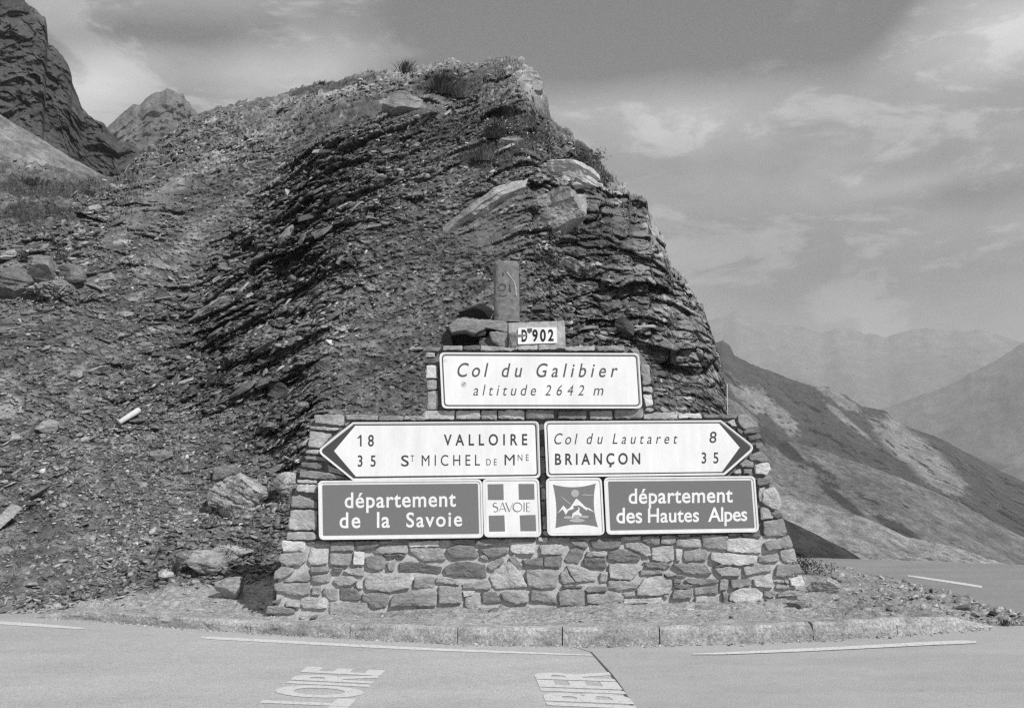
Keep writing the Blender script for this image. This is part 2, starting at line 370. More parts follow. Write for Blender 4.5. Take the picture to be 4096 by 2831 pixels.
def tB(px, py, tn, q):
    t = 0.42 * (1 + 0.3 * fbm(q * np.array([50, 14, 20]), 5, 98)) * (1 + 0.2 * fbm(q * 150, 4, 99))
    d = np.clip((fbm(q * 60, 5, 91) - 0.15) * 3, 0, 1) * np.clip((py - 2150) / 60, 0, 1)
    return t * (1 - d) + 0.1 * d
layer('near_scree_slope', [(2500, 1800), (3040, 1950), (3120, 1975), (3200, 1990), (3320, 2027), (3470, 2072), (3628, 2147), (3730, 2165), (3850, 2195), (4004, 2249), (4150, 2290), (5200, 2500)],
      [(2500, 2500), (5200, 2800)], 110, 45, 2500, 5200, 480, 200, 0.009, 0.35, 0.2, tB, M_MTN, seed=41, jag=0.0012, crag=.0015, hf=.4)
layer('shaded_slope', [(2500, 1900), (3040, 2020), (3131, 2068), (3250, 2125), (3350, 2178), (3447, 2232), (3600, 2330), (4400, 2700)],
      [(2500, 2700), (4400, 3000)], 36, 19, 2500, 4400, 300, 140, 0.02, 0.6, 0.075, None, M_MTN, seed=51, jag=0.002)  # slope lying in shade: the shade is put into its low tone
# left: peak, cliff and its pale scree
layer('rocky_peak', [(-600, 700), (200, 640), (432, 504), (470, 470), (533, 420), (560, 422), (601, 376), (640, 366), (670, 352), (695, 363), (712, 372), (735, 368), (742, 400), (758, 407), (770, 430), (793, 451), (800, 480), (900, 560), (1100, 640), (1800, 900)],
      [(-600, 1100), (1800, 1300)], 420, 300, -600, 1800, 560, 260, 0.018, 0.3, 0.115, None, M_CLIFF, crag=0.010, hf=.35, seed=61, jag=0.006)
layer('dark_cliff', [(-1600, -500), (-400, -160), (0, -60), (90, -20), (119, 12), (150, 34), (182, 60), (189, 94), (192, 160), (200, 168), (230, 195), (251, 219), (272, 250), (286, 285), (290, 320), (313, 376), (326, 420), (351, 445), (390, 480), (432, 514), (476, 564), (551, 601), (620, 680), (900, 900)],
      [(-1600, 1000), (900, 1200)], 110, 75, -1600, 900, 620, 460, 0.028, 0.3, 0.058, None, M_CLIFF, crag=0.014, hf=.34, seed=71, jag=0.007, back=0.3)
layer('scree_cone', [(-1600, 150), (-300, 330), (0, 455), (60, 495), (150, 548), (280, 628), (401, 695), (470, 740), (700, 880)],
      [(-1600, 1000), (700, 1200)], 62, 40, -1600, 700, 360, 160, 0.006, 0.2, 0.42, None, M_MTN, seed=81, jag=0.002, back=0.2)
# the ground far below, one sheet to the horizon
tag(link('valley_floor', [(-9000, 60, -260), (9000, 60, -260), (9000, 9000, -900), (-9000, 9000, -900)], [(0, 1, 2, 3)], simple('valley_ground', 0.09, 0.9, 0.3, 0.01)), kind='structure')

# ------------------------------------------------------------------ the hill
SIL = [(-1700, 560), (-600, 600), (0, 632), (60, 640), (150, 655), (300, 690), (430, 712), (462, 714), (500, 695), (530, 655), (576, 601), (650, 548), (720, 500), (790, 458), (860, 428), (990, 402), (1100, 385), (1250, 340), (1300, 334), (1439, 300), (1536, 289), (1598, 285), (1667, 271), (1750, 247), (1813, 230), (1847, 243), (1903, 250), (1951, 236), (2048, 235), (2098, 245), (2121, 282), (2145, 351), (2187, 393), (2201, 469), (2235, 503), (2290, 530), (2300, 566), (2367, 607), (2409, 663), (2443, 718), (2506, 739), (2520, 781), (2582, 801), (2596, 864), (2644, 933), (2665, 1002), (2686, 1065), (2728, 1099), (2776, 1162), (2811, 1231), (2823, 1275), (2861, 1373), (2883, 1456), (2898, 1523), (2908, 1651), (2935, 1900), (3020, 2150), (3120, 2262), (3200, 2300), (3260, 2330)]
fS = interp_fn(SIL)
xs = np.concatenate([np.arange(-1600, -150, 30), np.arange(-150, 3200, 4.4)])
# azimuth measured on the silhouette so the columns follow it
ys = np.interp(xs, [p[0] for p in SIL], [p[1] for p in SIL])
AZH = azel(xs, ys)[0]; AZH = np.maximum.accumulate(AZH + np.arange(len(AZH)) * 1e-7)
ES = azel(xs, ys)[1]
R0 = np.interp(xs, [-1600, -300, 0, 300, 500, 800, 1150, 1300, 2300, 2900, 3200], [14.9, 13.3, 12.5, 12.7, 13.3, 13.6, 13.0, 12.2, 12.0, 13.2, 13.6])
Mx = np.interp(xs, [-1600, 0, 500, 1200, 2100, 2500, 2800, 2900, 3200], [.66, .68, .74, .82, .9, 1.05, 1.15, 1.3, 1.2])
ZB = np.interp(xs, [-1600, 0, 300, 700], [-.03, -.03, 0, .12])
def smooth1(a, n):
    k = np.hanning(n); k /= k.sum(); return np.convolve(np.pad(a, n // 2, mode='edge'), k, mode='valid')[:len(a)]
ESs = smooth1(ES, 91)
R1 = np.maximum((R0 * Mx + (CAMZ - ZB)) / np.maximum(Mx - ESs, 0.25), R0 + 0.5)
R1 = np.where(xs > 2100, np.interp(xs, [2100, 2300, 2500, 2700, 2850, 2908, 3200], [float(np.interp(2100, xs, R1)), 24.2, 22.6, 20.6, 19.2, 18.2, 16.5]), R1)
R1 = smooth1(R1, 61); Z1 = CAMZ + ES * R1; Z1s = smooth1(Z1, 91)
NRW = 560
sg = np.linspace(0, 1, 300); gg = sg - 0.055 * np.sin(2 * PI * sg)
cols_r = []; cols_z = []
for k in range(len(xs)):
    r = R0[k] + sg * (R1[k] - R0[k]); ZC = ZB[k] + gg * (Z1s[k] - ZB[k]) + (Z1[k] - Z1s[k]) * sg ** 4; z = ZC; e = np.maximum.accumulate((z - CAMZ) / r)
    et = np.linspace(e[0], e[-1], NRW); ss = np.interp(et, e, sg)
    r = R0[k] + ss * (R1[k] - R0[k]); z = np.interp(ss, sg, ZC)
    db = np.array([.12, .3, .6, 1, 1.6, 2.4, 3.5, 5, 7, 10, 14])
    r = np.concatenate([[r[0] - .5], r, r[-1] + db]); z = np.concatenate([[z[0] - .35], z, z[-1] - 0.1 * db - .03 * db ** 2])
    cols_r.append(r); cols_z.append(z)
HR = np.array(cols_r).T; HZ = np.array(cols_z).T
HP = np.stack([np.sin(AZH)[None] * HR, np.cos(AZH)[None] * HR, HZ], -1)
du = np.gradient(HP, axis=1); dv = np.gradient(HP, axis=0)
Nn = np.cross(du, dv); Nn /= np.linalg.norm(Nn, axis=-1, keepdims=True) + 1e-9
Nn[Nn[..., 2] < 0] *= -1
ks = 9
for _ in range(2):   # soften the base normals
    Nn[:, 1:-1] = (Nn[:, :-2] + Nn[:, 1:-1] + Nn[:, 2:]) / 3
Nn /= np.linalg.norm(Nn, axis=-1, keepdims=True) + 1e-9
dd = HP - np.array([0, 0, CAMZ]); cc = dd @ RM
PXH = CX + F * cc[..., 0] / -cc[..., 2]; PYH = CY - F * cc[..., 1] / -cc[..., 2]
# foliation frame of the schist
def frame(ang, lean=0.12):
    a = math.radians(ang); s = np.array([math.cos(a), 0.15, math.sin(a)]); s /= np.linalg.norm(s)
    n = np.array([-math.sin(a), -lean, math.cos(a)]); n -= s * (n @ s); n /= np.linalg.norm(n); return s, np.cross(n, s), n
fs_, fb_, fn_ = frame(30)
warp = np.stack([fbm(HP * 0.35, 3, 201), fbm(HP * 0.35, 3, 202), fbm(HP * 0.35, 3, 203)], -1) * 0.7 + np.stack([fbm(HP * 1.7, 3, 204), fbm(HP * 1.7, 3, 205), fbm(HP * 1.7, 3, 206)], -1) * 0.10
HW = HP + warp
PV = np.array([.8, 18.0, 5.0]); HWc = HW - PV
Q = np.stack([HWc @ fs_, HWc @ fb_, HWc @ fn_], -1)
f2 = frame(8); Q2 = np.stack([HWc @ f2[0], HWc @ f2[1], HWc @ f2[2]], -1); wq = np.clip((PXH - 2000) / 700, 0, 1)[..., None]; wq = wq * wq * (3 - 2 * wq); Q = Q * (1 - wq) + Q2 * wq
def m_soft(l): 
    r = 0
    for a in l: r = np.maximum(r, a[5] * soft(PXH, PYH, *a[:5]) if len(a) > 5 else soft(PXH, PYH, *a))
    return r
# rocky zones versus smooth scree (pixels of the photograph, turned into places on the slope)
lown = fbm(HP * np.array([.5, .5, .5]), 4, 210)
rock = np.clip(0.5 + 1.1 * lown, 0, 1)
R_add = m_soft([(1250, 850, 620, 200, -0.75), (1050, 1200, 450, 190, -0.7), (1750, 300, 500, 90, -0.15), (700, 560, 300, 60, -0.6), (2300, 800, 260, 260, 0), (2600, 1100, 220, 260, 0.9), (250, 1080, 200, 120, 0.2), (2500, 650, 120, 160, 0.9), (2800, 1350, 120, 250, 1.2), (900, 1450, 330, 130, -.4), (2450,1300,250,140,.2), (330, 900, 220, 90, -.9), (1150, 1700, 120, 150, 0)])
S_add = m_soft([(850, 900, 380, 60, -0.75), (700, 1900, 420, 260, 0), (1700, 1350, 350, 160, -.2), (150, 1500, 260, 260, 0), (1900, 1160, 250, 120, 0), (120, 2250, 300, 160, 0), (1250, 560, 250, 40, -.6), (150, 830, 200, 90, 0)])
rock = np.clip(rock * 0.55 + 1.0 * R_add - 0.75 * S_add + 0.05, 0.04, 1)
dark = 0.9 * m_soft([(1260, 800, 470, 130, -0.8), (1180, 1060, 330, 110, -0.75), (900, 1320, 330, 110, -0.55), (1000, 1480, 200, 90, -.5), (1150, 1600, 110, 150, 0), (1750, 520, 330, 60, -.2), (2380, 940, 110, 110, 0, .8), (780, 1560, 250, 60, -.2, .7), (2350, 680, 120, 60, .8, .8)])  # dark schist, with the slope's deep shadow put into its tone too
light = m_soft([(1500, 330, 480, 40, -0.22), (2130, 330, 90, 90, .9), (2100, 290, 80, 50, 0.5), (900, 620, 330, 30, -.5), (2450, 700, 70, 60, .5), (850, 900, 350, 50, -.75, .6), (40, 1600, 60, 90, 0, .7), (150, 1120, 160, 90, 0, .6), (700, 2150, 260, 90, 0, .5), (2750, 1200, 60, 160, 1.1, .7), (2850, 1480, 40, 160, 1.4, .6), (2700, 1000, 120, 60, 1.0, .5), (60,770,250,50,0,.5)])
edge = np.clip((HR - R0[None]) / 2.0, 0, 1)
v1, k1, e1 = facets(Q / np.array([1.25, .9, .50]), 301)
v2, k2, e2 = facets(Q / np.array([.50, .40, .20]), 302)
v3, k3, e3 = facets(Q / np.array([.20, .18, .09]), 303, True)
v4, k4, e4 = facets(HW / np.array([.085, .085, .06]), 304, True)
A = rock
solid = np.clip(m_soft([(2150, 850, 350, 130, -.45, 1.3), (2350, 900, 130, 150, 0, 1.3), (2160, 350, 70, 120, .6), (2600, 1000, 120, 220, .9, 1.1), (2800, 1350, 90, 220, 1.25, 1.1), (190, 1090, 220, 90, .1, 1.1), (1600, 440, 200, 60, -.1, 1.1), (560, 880, 230, 50, -.7)]) , 0, 1)
solid = np.clip((solid - .25) * 2.2, 0, 1)
ra = np.clip((PXH - 2350) / 250, 0, 1)
big = fbm(HP * .28, 4, 220) * .5 + fbm(Q / np.array([2.6, 1.6, .8]), 4, 221) * .34
qn = Q[..., 2]
def saw(per, seed, w_):
    u = qn / per + w_ * .45 * fbm(Q / np.array([1.6, 1.2, .5]), 4, seed) + 1.3 * k1 + (.9 * k2 if per < .3 else 0) + (.8 * k3 if per < .1 else 0); fr = u - np.floor(u); lid = np.floor(u)
    am = np.clip(.30 + 1.7 * fbm(np.stack([Q[..., 0] / (per * 4), Q[..., 1] / (per * 4), lid * 7.3], -1), 3, seed + 1), 0, 1.2)
    return (1 - fr) * am, lid
s1_, l1 = saw(.42, 241, .9); s2_, l2 = saw(.17, 243, 1.4); s3_, l3 = saw(.07, 245, 2.0)
AS = (.2 + .8 * A) * (1 + .7 * dark) * (1 - .45 * solid) * (1 - .55 * ra)
disp = big * (0.35 + 0.65 * A) + A * (v1 * (.34 + .10 * ra + .12 * dark) + v2 * (.17 + .08 * ra + .10 * dark) * (1 - .4 * solid)) + (.2 + .8 * A) * v3 * .075 * (1 - .5 * solid) + v4 * .055 * (1 - .4 * solid) + fbm(HP * 6, 4, 222) * .04
disp += AS * (s1_ * .20 * (1 - .7 * ra) + s2_ * .11) + s3_ * .05 * (.5 + .5 * A)
disp -= A * (np.clip(.10 - e2, 0, .10) * .9 + np.clip(.07 - e1, 0, .07) * 2.0)
disp += solid * .30 + fbm(Q / np.array([.8, .6, .5]), 4, 262) * .16 * ra
tw = np.clip((row - (NRW - 60)) / 60.0, 0, 1)[..., None] if False else None
row = np.arange(HP.shape[0])[:, None]
tw = np.clip((row - (NRW - 70)) / 60.0, 0, 1)[..., None]
Dv = Nn * .06 + np.array([0, -1.0, -0.25]); Dv /= np.linalg.norm(Dv, axis=-1, keepdims=True)
# keep the ridge outline near the photograph's
row = np.arange(HP.shape[0])[:, None]
near_top = np.clip((NRW - row) / 55.0, 0.0, 1.0); near_top = np.where(row > NRW, 0.25, near_top * .75 + .25)
disp = disp * edge * near_top
HD = HP + Dv * disp[..., None]
HD[..., 2] += tw[..., 0] * (fbm(HP * 1.1, 3, 260) * .10 + fbm(HP * 3.5, 4, 261) * .10 + (k3 - .5) * .10 + (k4 - .5) * .06) * np.where(row > NRW, .6, 1)
tone = 0.185 * (1 + .35 * lown) * (.85 + .3 * (h3(l2, l2 * 0, l2 * 0, 8))) * (0.62 + .75 * k3 ** 1.3) * (.85 + .3 * k2) * (.65 + .7 * k4)
tone = tone * (1 - .6 * solid) + solid * .6 * (.25 + .12 * m_soft([(2250, 740, 230, 70, .3), (2000, 780, 200, 60, -.6)])) * (.8 + .4 * k1) * (1 + .3 * fbm(HP * 5, 5, 250)); tone *= 1 + .4 * ra
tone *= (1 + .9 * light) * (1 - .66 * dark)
wh = (h3(np.floor(k3 * 9999), np.floor(k2 * 9999), np.floor(k2 * 0), 5) > .965) & (A > .25)
tone = np.where(wh, tone * 2.4, tone)
turf = np.clip((m_soft([(200, 760, 330, 50, .05), (2050, 520, 160, 110, .2), (1800, 340, 160, 60, 0), (2380, 690, 90, 90, .8), (1950, 640, 130, 50, 0), (130, 860, 250, 60, 0, .8), (1330,350,300,25,-.2,.7)]) + .45 * fbm(HP * 3, 4, 230) - .35) * 3, 0, 1)
tone = tone * (1 - turf) + .12 * turf * (.6 + .8 * k4)
hill = link('hillside', HD.reshape(-1, 3), grid_faces(*HD.shape[:2]), M_HILL)
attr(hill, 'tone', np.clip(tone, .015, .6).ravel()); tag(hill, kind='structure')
dd = HD - np.array([0, 0, CAMZ]); cc = dd @ RM
PXD = CX + F * cc[..., 0] / -cc[..., 2]; PYD = CY - F * cc[..., 1] / -cc[..., 2]
def hill_at(px, py):
    c = int(np.argmin(np.abs(PXD[NRW // 2] - px)))
    best = None
    for cc_ in range(max(0, c - 14), min(len(xs), c + 15), 2):
        d = (PXD[:NRW + 2, cc_] - px) ** 2 + (PYD[:NRW + 2, cc_] - py) ** 2
        k = int(np.argmin(d))
        if best is None or d[k] < best[0]: best = (d[k], k, cc_)
    return HD[best[1], best[2]].copy(), Nn[best[1], best[2]].copy()

# ---- faceted rocks
def ico(n):
    t = (1 + 5 ** .5) / 2
    v = [(-1, t, 0), (1, t, 0), (-1, -t, 0), (1, -t, 0), (0, -1, t), (0, 1, t), (0, -1, -t), (0, 1, -t), (t, 0, -1), (t, 0, 1), (-t, 0, -1), (-t, 0, 1)]
    f = [(0, 11, 5), (0, 5, 1), (0, 1, 7), (0, 7, 10), (0, 10, 11), (1, 5, 9), (5, 11, 4), (11, 10, 2), (10, 7, 6), (7, 1, 8), (3, 9, 4), (3, 4, 2), (3, 2, 6), (3, 6, 8), (3, 8, 9), (4, 9, 5), (2, 4, 11), (6, 2, 10), (8, 6, 7), (9, 8, 1)]
    v = [np.array(a, float) / np.linalg.norm(a) for a in v]
    for _ in range(n):
        c = {}; nf = []
        def mid(a, b):
            k = (min(a, b), max(a, b))
            if k not in c:
                m = v[a] + v[b]; v.append(m / np.linalg.norm(m)); c[k] = len(v) - 1
            return c[k]
        for a, b, d in f:
            x, y, z = mid(a, b), mid(b, d), mid(d, a); nf += [(a, x, z), (b, y, x), (d, z, y), (x, y, z)]
        f = nf
    return np.array(v), np.array(f)
ICO = {k: ico(k) for k in (1, 2, 3, 4, 5)}
def rock_shape(seed, cuts=14, lvl=4, rough=.05, strata=.0, size=(1, 1, 1)):
    v, f = ICO[lvl]; v = v.copy(); R = np.random.RandomState(seed)
    for _ in range(cuts):
        n = R.normal(size=3); n /= np.linalg.norm(n); d = R.uniform(.42, .82)
        q = v @ n; m = q > d; v[m] -= np.outer(q[m] - d, n)
    v = v * np.array(size)
    L = max(size)
    n0 = v / (np.linalg.norm(v, axis=1, keepdims=True) + 1e-9)
    dsp = fbm(v / L * 2.2 + seed, 5, seed, .6) * rough * L
    if strata:
        c, _ = worley(v / L * np.array([1.6, 1.6, 9]) + seed, seed); dsp += (c - .5) * strata * L
    return v + n0 * dsp[:, None], f
def rotm(rx, ry, rz): return np.array(Matrix.Rotation(rz, 3, 'Z') @ Matrix.Rotation(ry, 3, 'Y') @ Matrix.Rotation(rx, 3, 'X'))
def px_scale(p): return np.linalg.norm(p - np.array([0, 0, CAMZ])) / F
def boulder(name, px, py, wpx, hpx, label, cat='boulder', tone=.18, rot=(0, 0, 0), depth=None, seed=1, lvl=4, mat=None, rough=.06, strata=.05, at=None, sink=0.15, cuts=14, group=None, twoton=0.25):
    p = hill_at(px, py)[0] if at is None else np.array(at, float)
    s = px_scale(p); a = wpx * s / 2 * 1.12; b = hpx * s / 2 * 1.12; d = (depth * s / 2 * 1.12) if depth else (a + b) / 2
    v, f = rock_shape(seed, cuts, lvl, rough, strata, (a, d, b))
    v = v @ rotm(*[math.radians(x) for x in rot]).T
    out = -(p - np.array([0, 0, CAMZ])); out /= np.linalg.norm(out)
    c = p + out * (d * (0.5 - sink))
    o = link(name, v + c, f.tolist(), mat or M_BOULDER, None, False, tuple(c))
    L = max(a, b, d)
    tone = tone * 1.35; tn = tone * (1 + twoton * 2 * fbm(v / L * 3 + seed, 4, seed + 3)); attr(o, 'tone', np.clip(tn, .02, .65))
    return tag(o, label, cat, group)

# rock slabs as parts of the hillside, then finer rubble as one mass
def flake_proto(R, k=6):
    k = R.randint(4, 7)
    a = np.sort(R.uniform(0, 2 * PI, k)); a = np.linspace(0, 2 * PI, k, endpoint=False) + R.uniform(-.35, .35, k)
    r = R.uniform(.6, 1.05, k)
    b = np.stack([np.cos(a) * r * 1.1, np.sin(a) * r * R.uniform(.6, .95)], -1)
    t = b * R.uniform(.72, .95, (k, 1)) + R.uniform(-.08, .08, 2)
    z = R.uniform(.05, .17); v = np.concatenate([np.c_[b, np.full(k, -z)], np.c_[t, z + R.uniform(-.06, .06, k)]])
    f = [(i, (i + 1) % k, k + (i + 1) % k, k + i) for i in range(k)]
    tri = []
    for q in f: tri += [(q[0], q[1], q[2]), (q[0], q[2], q[3])]
    tri += [(k, k + i, k + i + 1) for i in range(1, k - 1)]
    tri += [(0, i + 1, i) for i in range(1, k - 1)]
    return v, np.array(tri)
RP = np.random.RandomState(5)
PROT = [flake_proto(RP) for _ in range(24)]
FL_FRAME = np.stack([fs_, fb_, fn_], 1)
def flakes(name, pts, nrm, sizes, tones, parent, mat, align=.5, seed=0, frames=None):
    R = np.random.RandomState(seed); V = []; Fc = []; T = []; base = 0
    for i in range(len(pts)):
        v, f = PROT[R.randint(len(PROT))]
        al = align[i] if hasattr(align, '__len__') else align
        fnn, fss = fn_, fs_
        if frames is not None: fnn, fss = frames[0][i], frames[1][i]
        n = nrm[i] * al + fnn * (1 - al) + R.normal(0, .34, 3); n /= np.linalg.norm(n)
        u = R.normal(0, 1.0, 3) * (.5 + al) + fss * .8 * (1 - al); u -= n * (u @ n); u /= np.linalg.norm(u); w_ = np.cross(n, u)
        s = sizes[i]
        vv = (v * np.array([s, s, s * .9])) @ np.stack([u, w_, n], 0) + pts[i]
        V.append(vv); Fc.append(f + base); base += len(v); T.append(np.full(len(v), tones[i]))
    o = link(name, np.concatenate(V), np.concatenate(Fc), mat, parent); attr(o, 'tone', np.concatenate(T)); o['kind'] = 'stuff'; return o
R = np.random.RandomState(12)
ok = (row < NRW - 3) & (row > 4) & (PXD > -60) & (PXD < 3050)
dens = np.where(ok, (1 - .90 * np.clip((PXH - 2150) / 250, 0, 1)) * (1 - .85 * solid) * (.15 + A * 1.0 + .9 * soft(PXH, PYH, 650, 1950, 420, 330)) * (1 - .8 * turf), 0)
dens = dens.ravel() / dens.sum()
NF = 46000
idx = R.choice(dens.size, NF, p=dens)
HDf = HD.reshape(-1, 3); Nf = Nn.reshape(-1, 3); Tf = tone.ravel(); Af = A.ravel(); Df = dark.ravel()
sz = .013 + .019 * R.gamma(1.3, 1, NF) * (.6 + .5 * Af[idx]) ; sz = np.minimum(sz, .14)
pxf = PXH.ravel()[idx]; angf = np.interp(pxf, [0, 1500, 2300, 2600, 3000], [30, 28, 12, -4, -12]) + R.normal(0, 9, NF)
frs = [frame(a_, .12) for a_ in angf]; FR_ = (np.array([q[2] for q in frs]), np.array([q[0] for q in frs]))
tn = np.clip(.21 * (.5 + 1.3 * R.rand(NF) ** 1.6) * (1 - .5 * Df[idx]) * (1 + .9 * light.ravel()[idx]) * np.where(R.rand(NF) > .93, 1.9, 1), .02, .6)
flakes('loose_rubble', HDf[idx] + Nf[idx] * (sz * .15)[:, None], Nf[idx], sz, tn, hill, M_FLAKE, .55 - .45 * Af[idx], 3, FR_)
slab_me = []
for k in range(14):
    pr = flake_proto(RP); v, f = pr[0], pr[1]
    pm = bpy.data.meshes.new('p'); pm.from_pydata(v.tolist(), [], f.tolist()); bm = bmesh.new(); bm.from_mesh(pm)
    bmesh.ops.dissolve_limit(bm, angle_limit=.02, verts=bm.verts, edges=bm.edges); bmesh.ops.bevel(bm, geom=list(bm.edges), offset=.03, segments=1, affect='EDGES')
    bmesh.ops.triangulate(bm, faces=bm.faces); bmesh.ops.subdivide_edges(bm, edges=[e for e in bm.edges if e.calc_length() > .35], cuts=1)
    bmesh.ops.triangulate(bm, faces=bm.faces); bm.to_mesh(pm); v = np.array([tuple(q.co) for q in pm.vertices]); f = np.array([tuple(q.vertices) for q in pm.polygons]); bm.free()
    v = v + np.stack([fbm(v * 2.5 + k, 3, 3), fbm(v * 2.5 + k, 3, 4), fbm(v * 2.5 + k, 3, 5)], -1) * np.array([.10, .10, .05])
    me = bpy.data.meshes.new('rock_slab'); me.from_pydata(v.tolist(), [], f.tolist()); me.materials.append(M_BOULDER)
    a = me.attributes.new('tone', 'FLOAT', 'POINT'); tv = np.clip((.10 + .03 * k / 2 + (.04 if k > 11 else 0)) * (1 + .4 * fbm(v * 3, 3, k)), .02, .4); a.data.foreach_set('value', tv.astype(np.float32)); slab_me.append(me)
d2 = np.where(ok & (PXD > 0), (1 - .93 * np.clip((PXH - 2150) / 250, 0, 1)) * (1 - .9 * solid) * A ** 1.5 * (1 - .8 * turf) + .02, 0).ravel(); d2 /= d2.sum()
idx = R.choice(d2.size, 290, p=d2)
for i in idx:
    k = R.randint(12) if R.rand() > .12 else 12 + R.randint(2)
    if Df[i] > .5: k = R.randint(6)
    o = bpy.data.objects.new('rock_slab', slab_me[k]); C.objects.link(o); o.parent = hill
    fq = frame(np.interp(PXH.ravel()[i], [0, 1500, 2300, 2600, 3000], [30, 28, 12, -4, -12]) + R.normal(0, 8), .12)
    n = fq[2] * .9 + Nf[i] * .15 + R.normal(0, .26, 3); n /= np.linalg.norm(n); u = fq[0] + R.normal(0, .25, 3); u -= n * (u @ n); u /= np.linalg.norm(u); w_ = np.cross(n, u)
    s = R.uniform(.10, .20) * (1.6 if R.rand() > .85 else 1)
    m = Matrix(np.stack([u, w_, n], 1).tolist()).to_4x4() @ Matrix.Diagonal((s, s * R.uniform(.6, 1), s * R.uniform(.6, 1.3), 1)); m.translation = Vector(HDf[i] + Nf[i] * s * .12)
    o.matrix_world = m

# ------------------------------------------------------------------ road, kerb, verge
crest = gp(np.array([2600, 3282, 3700, 4096, 4700, 5600]), np.array([2221, 2231, 2243, 2258, 2282, 2320]), 0)
rv = [(-70, -25, 0), (70, -25, 0), (70, 6, 0)] + [tuple(p) for p in crest[::-1]] + [(-70, 14, 0)]
tag(link('road', rv, [list(range(len(rv)))], M_ASPH), kind='structure')
ob = gp(np.array([3200, 3282, 3700, 4096, 4700, 5600]), np.array([2229, 2231.4, 2243.4, 2258.4, 2282.4, 2320.5]), .003); fb2 = gp(np.array([5600, 4700, 4300, 4150, 4096, 3900, 3200]), np.array([2600, 2530, 2500, 2490, 2480, 2470, 2450]), .003)
ov = [tuple(p) for p in ob[::-1]] + [tuple(p) for p in fb2[::-1]]
tag(link('road_surface', ov, [list(range(len(ov)))], asphalt('darker_asphalt', .25, 1)), kind='structure')  # far stretch of the same asphalt in a darker tone
# bank that falls away behind the far edge of the road
bank_v = []; 
cb = [tuple(p) for p in crest]
for k, (s, dz) in enumerate([(1.0, 0.0), (1.05, -.35), (1.2, -2.6), (1.6, -9), (3.2, -30)]):
    for p in cb: bank_v.append((p[0] * s, p[1] * s, p[2] + dz - .004))
tag(link('road_bank', bank_v, grid_faces(5, len(cb)).tolist(), simple('turf_bank', .08, .9, .4, 4, .5)), kind='structure')
# newer seam: paler asphalt patch on the left
seam = [(2295, 2587), (2365, 2607), (2400, 2645), (2445, 2695), (2490, 2755), (2534, 2831), (2640, 3000), (3000, 3800)]
sp_ = gp(np.array([p[0] for p in seam]), np.array([p[1] for p in seam]), .003)
KB = [(100, 2467), (142, 2469), (250, 2474), (425, 2484), (602, 2501), (800, 2516), (992, 2529), (1180, 2541), (1347, 2551), (1600, 2563), (1800, 2573), (2048, 2580), (2300, 2584), (2600, 2580), (2850, 2576), (3067, 2568), (3254, 2560), (3442, 2550), (3620, 2539), (3766, 2528), (3900, 2517), (3993, 2510)]
kb = gp(np.array([p[0] for p in KB]), np.array([p[1] for p in KB]), 0)
left_edge = [tuple(gp(np.array(x), np.array(y), .003)) for x, y in [(-1500, 2440), (-300, 2462), (100, 2470)] + [(k[0], k[1] + 3) for k in KB if 140 < k[0] < 2290]]
pv = left_edge + [tuple(p) for p in sp_] + [(-3, 1, .003), (-30, 1, .003)]
tag(link('asphalt_patch', pv, [list(range(len(pv)))[::-1]], M_ASPH2), kind='structure')
# dark crack along the seam
cr = []
for k, p in enumerate(sp_[:7]):
    wdt = [.004, .008, .012, .014, .013, .012, .012][k]; cr += [(p[0] - wdt, p[1], .0045), (p[0] + wdt * .6, p[1], .0045)]
tag(link('asphalt_seam', cr, [(2 * k, 2 * k + 1, 2 * k + 3, 2 * k + 2) for k in range(6)], simple('tar_seam', .09, .9, .4, 90)), kind='structure')
def strip(name, pts, label=None, z=.006, fade=True):
    """pts: (x, y, half thickness in px) -> painted line"""
    v = []; n = 40
    p = np.array(pts, float); tt = np.linspace(0, 1, n); t0 = np.linspace(0, 1, len(p))
    x = np.interp(tt, t0, p[:, 0]); y = np.interp(tt, t0, p[:, 1]); h = np.interp(tt, t0, p[:, 2])
    a = gp(x, y - h, z); b = gp(x, y + h, z)
    v = np.concatenate([a, b]); f = [(k, k + 1, n + k + 1, n + k) for k in range(n - 1)]
    return tag(link(name, v, [q[::-1] for q in f], M_LINE), kind='structure')
strip('road_line', [(805, 2548, 2), (830, 2549, 5), (1100, 2563, 5.5), (1400, 2579, 5.5), (1750, 2596, 5), (2050, 2607, 4), (2370, 2619, 2)])
strip('road_line', [(2770, 2614, 2), (2900, 2611, 4.5), (3200, 2598, 6), (3410, 2588, 6), (3700, 2572, 7), (3850, 2566, 7), (3905, 2566, 4)])
strip('road_line', [(-700, 2440, 6), (-350, 2464, 6), (0, 2489, 6), (200, 2502, 6), (335, 2512, 3)])
strip('road_line', [(3630, 2301, 2), (3680, 2308, 3.5), (3860, 2335, 4.5), (3928, 2346, 4)])
strip('road_line', [(3326, 2266, 1.2), (3410, 2271, 1.6)])

# text helper --------------------------------------------------
def text_mesh(s, spacing=1.0, shear=0.0, offset=0.0):
    cu = bpy.data.curves.new('t', 'FONT'); cu.body = s; cu.space_character = spacing; cu.shear = shear; cu.offset = offset; cu.resolution_u = 6
    o = bpy.data.objects.new('t', cu); C.objects.link(o)
    bpy.context.view_layer.update(); dg = bpy.context.evaluated_depsgraph_get(); me = bpy.data.meshes.new_from_object(o.evaluated_get(dg))
    v = np.array([tuple(q.co) for q in me.vertices]); f = [tuple(p.vertices) for p in me.polygons]
    bpy.data.objects.remove(o); bpy.data.curves.remove(cu); bpy.data.meshes.remove(me)
    return v, f
CAPH = text_mesh('H')[0][:, 1].max(); ASC = text_mesh('l')[0][:, 1].max()
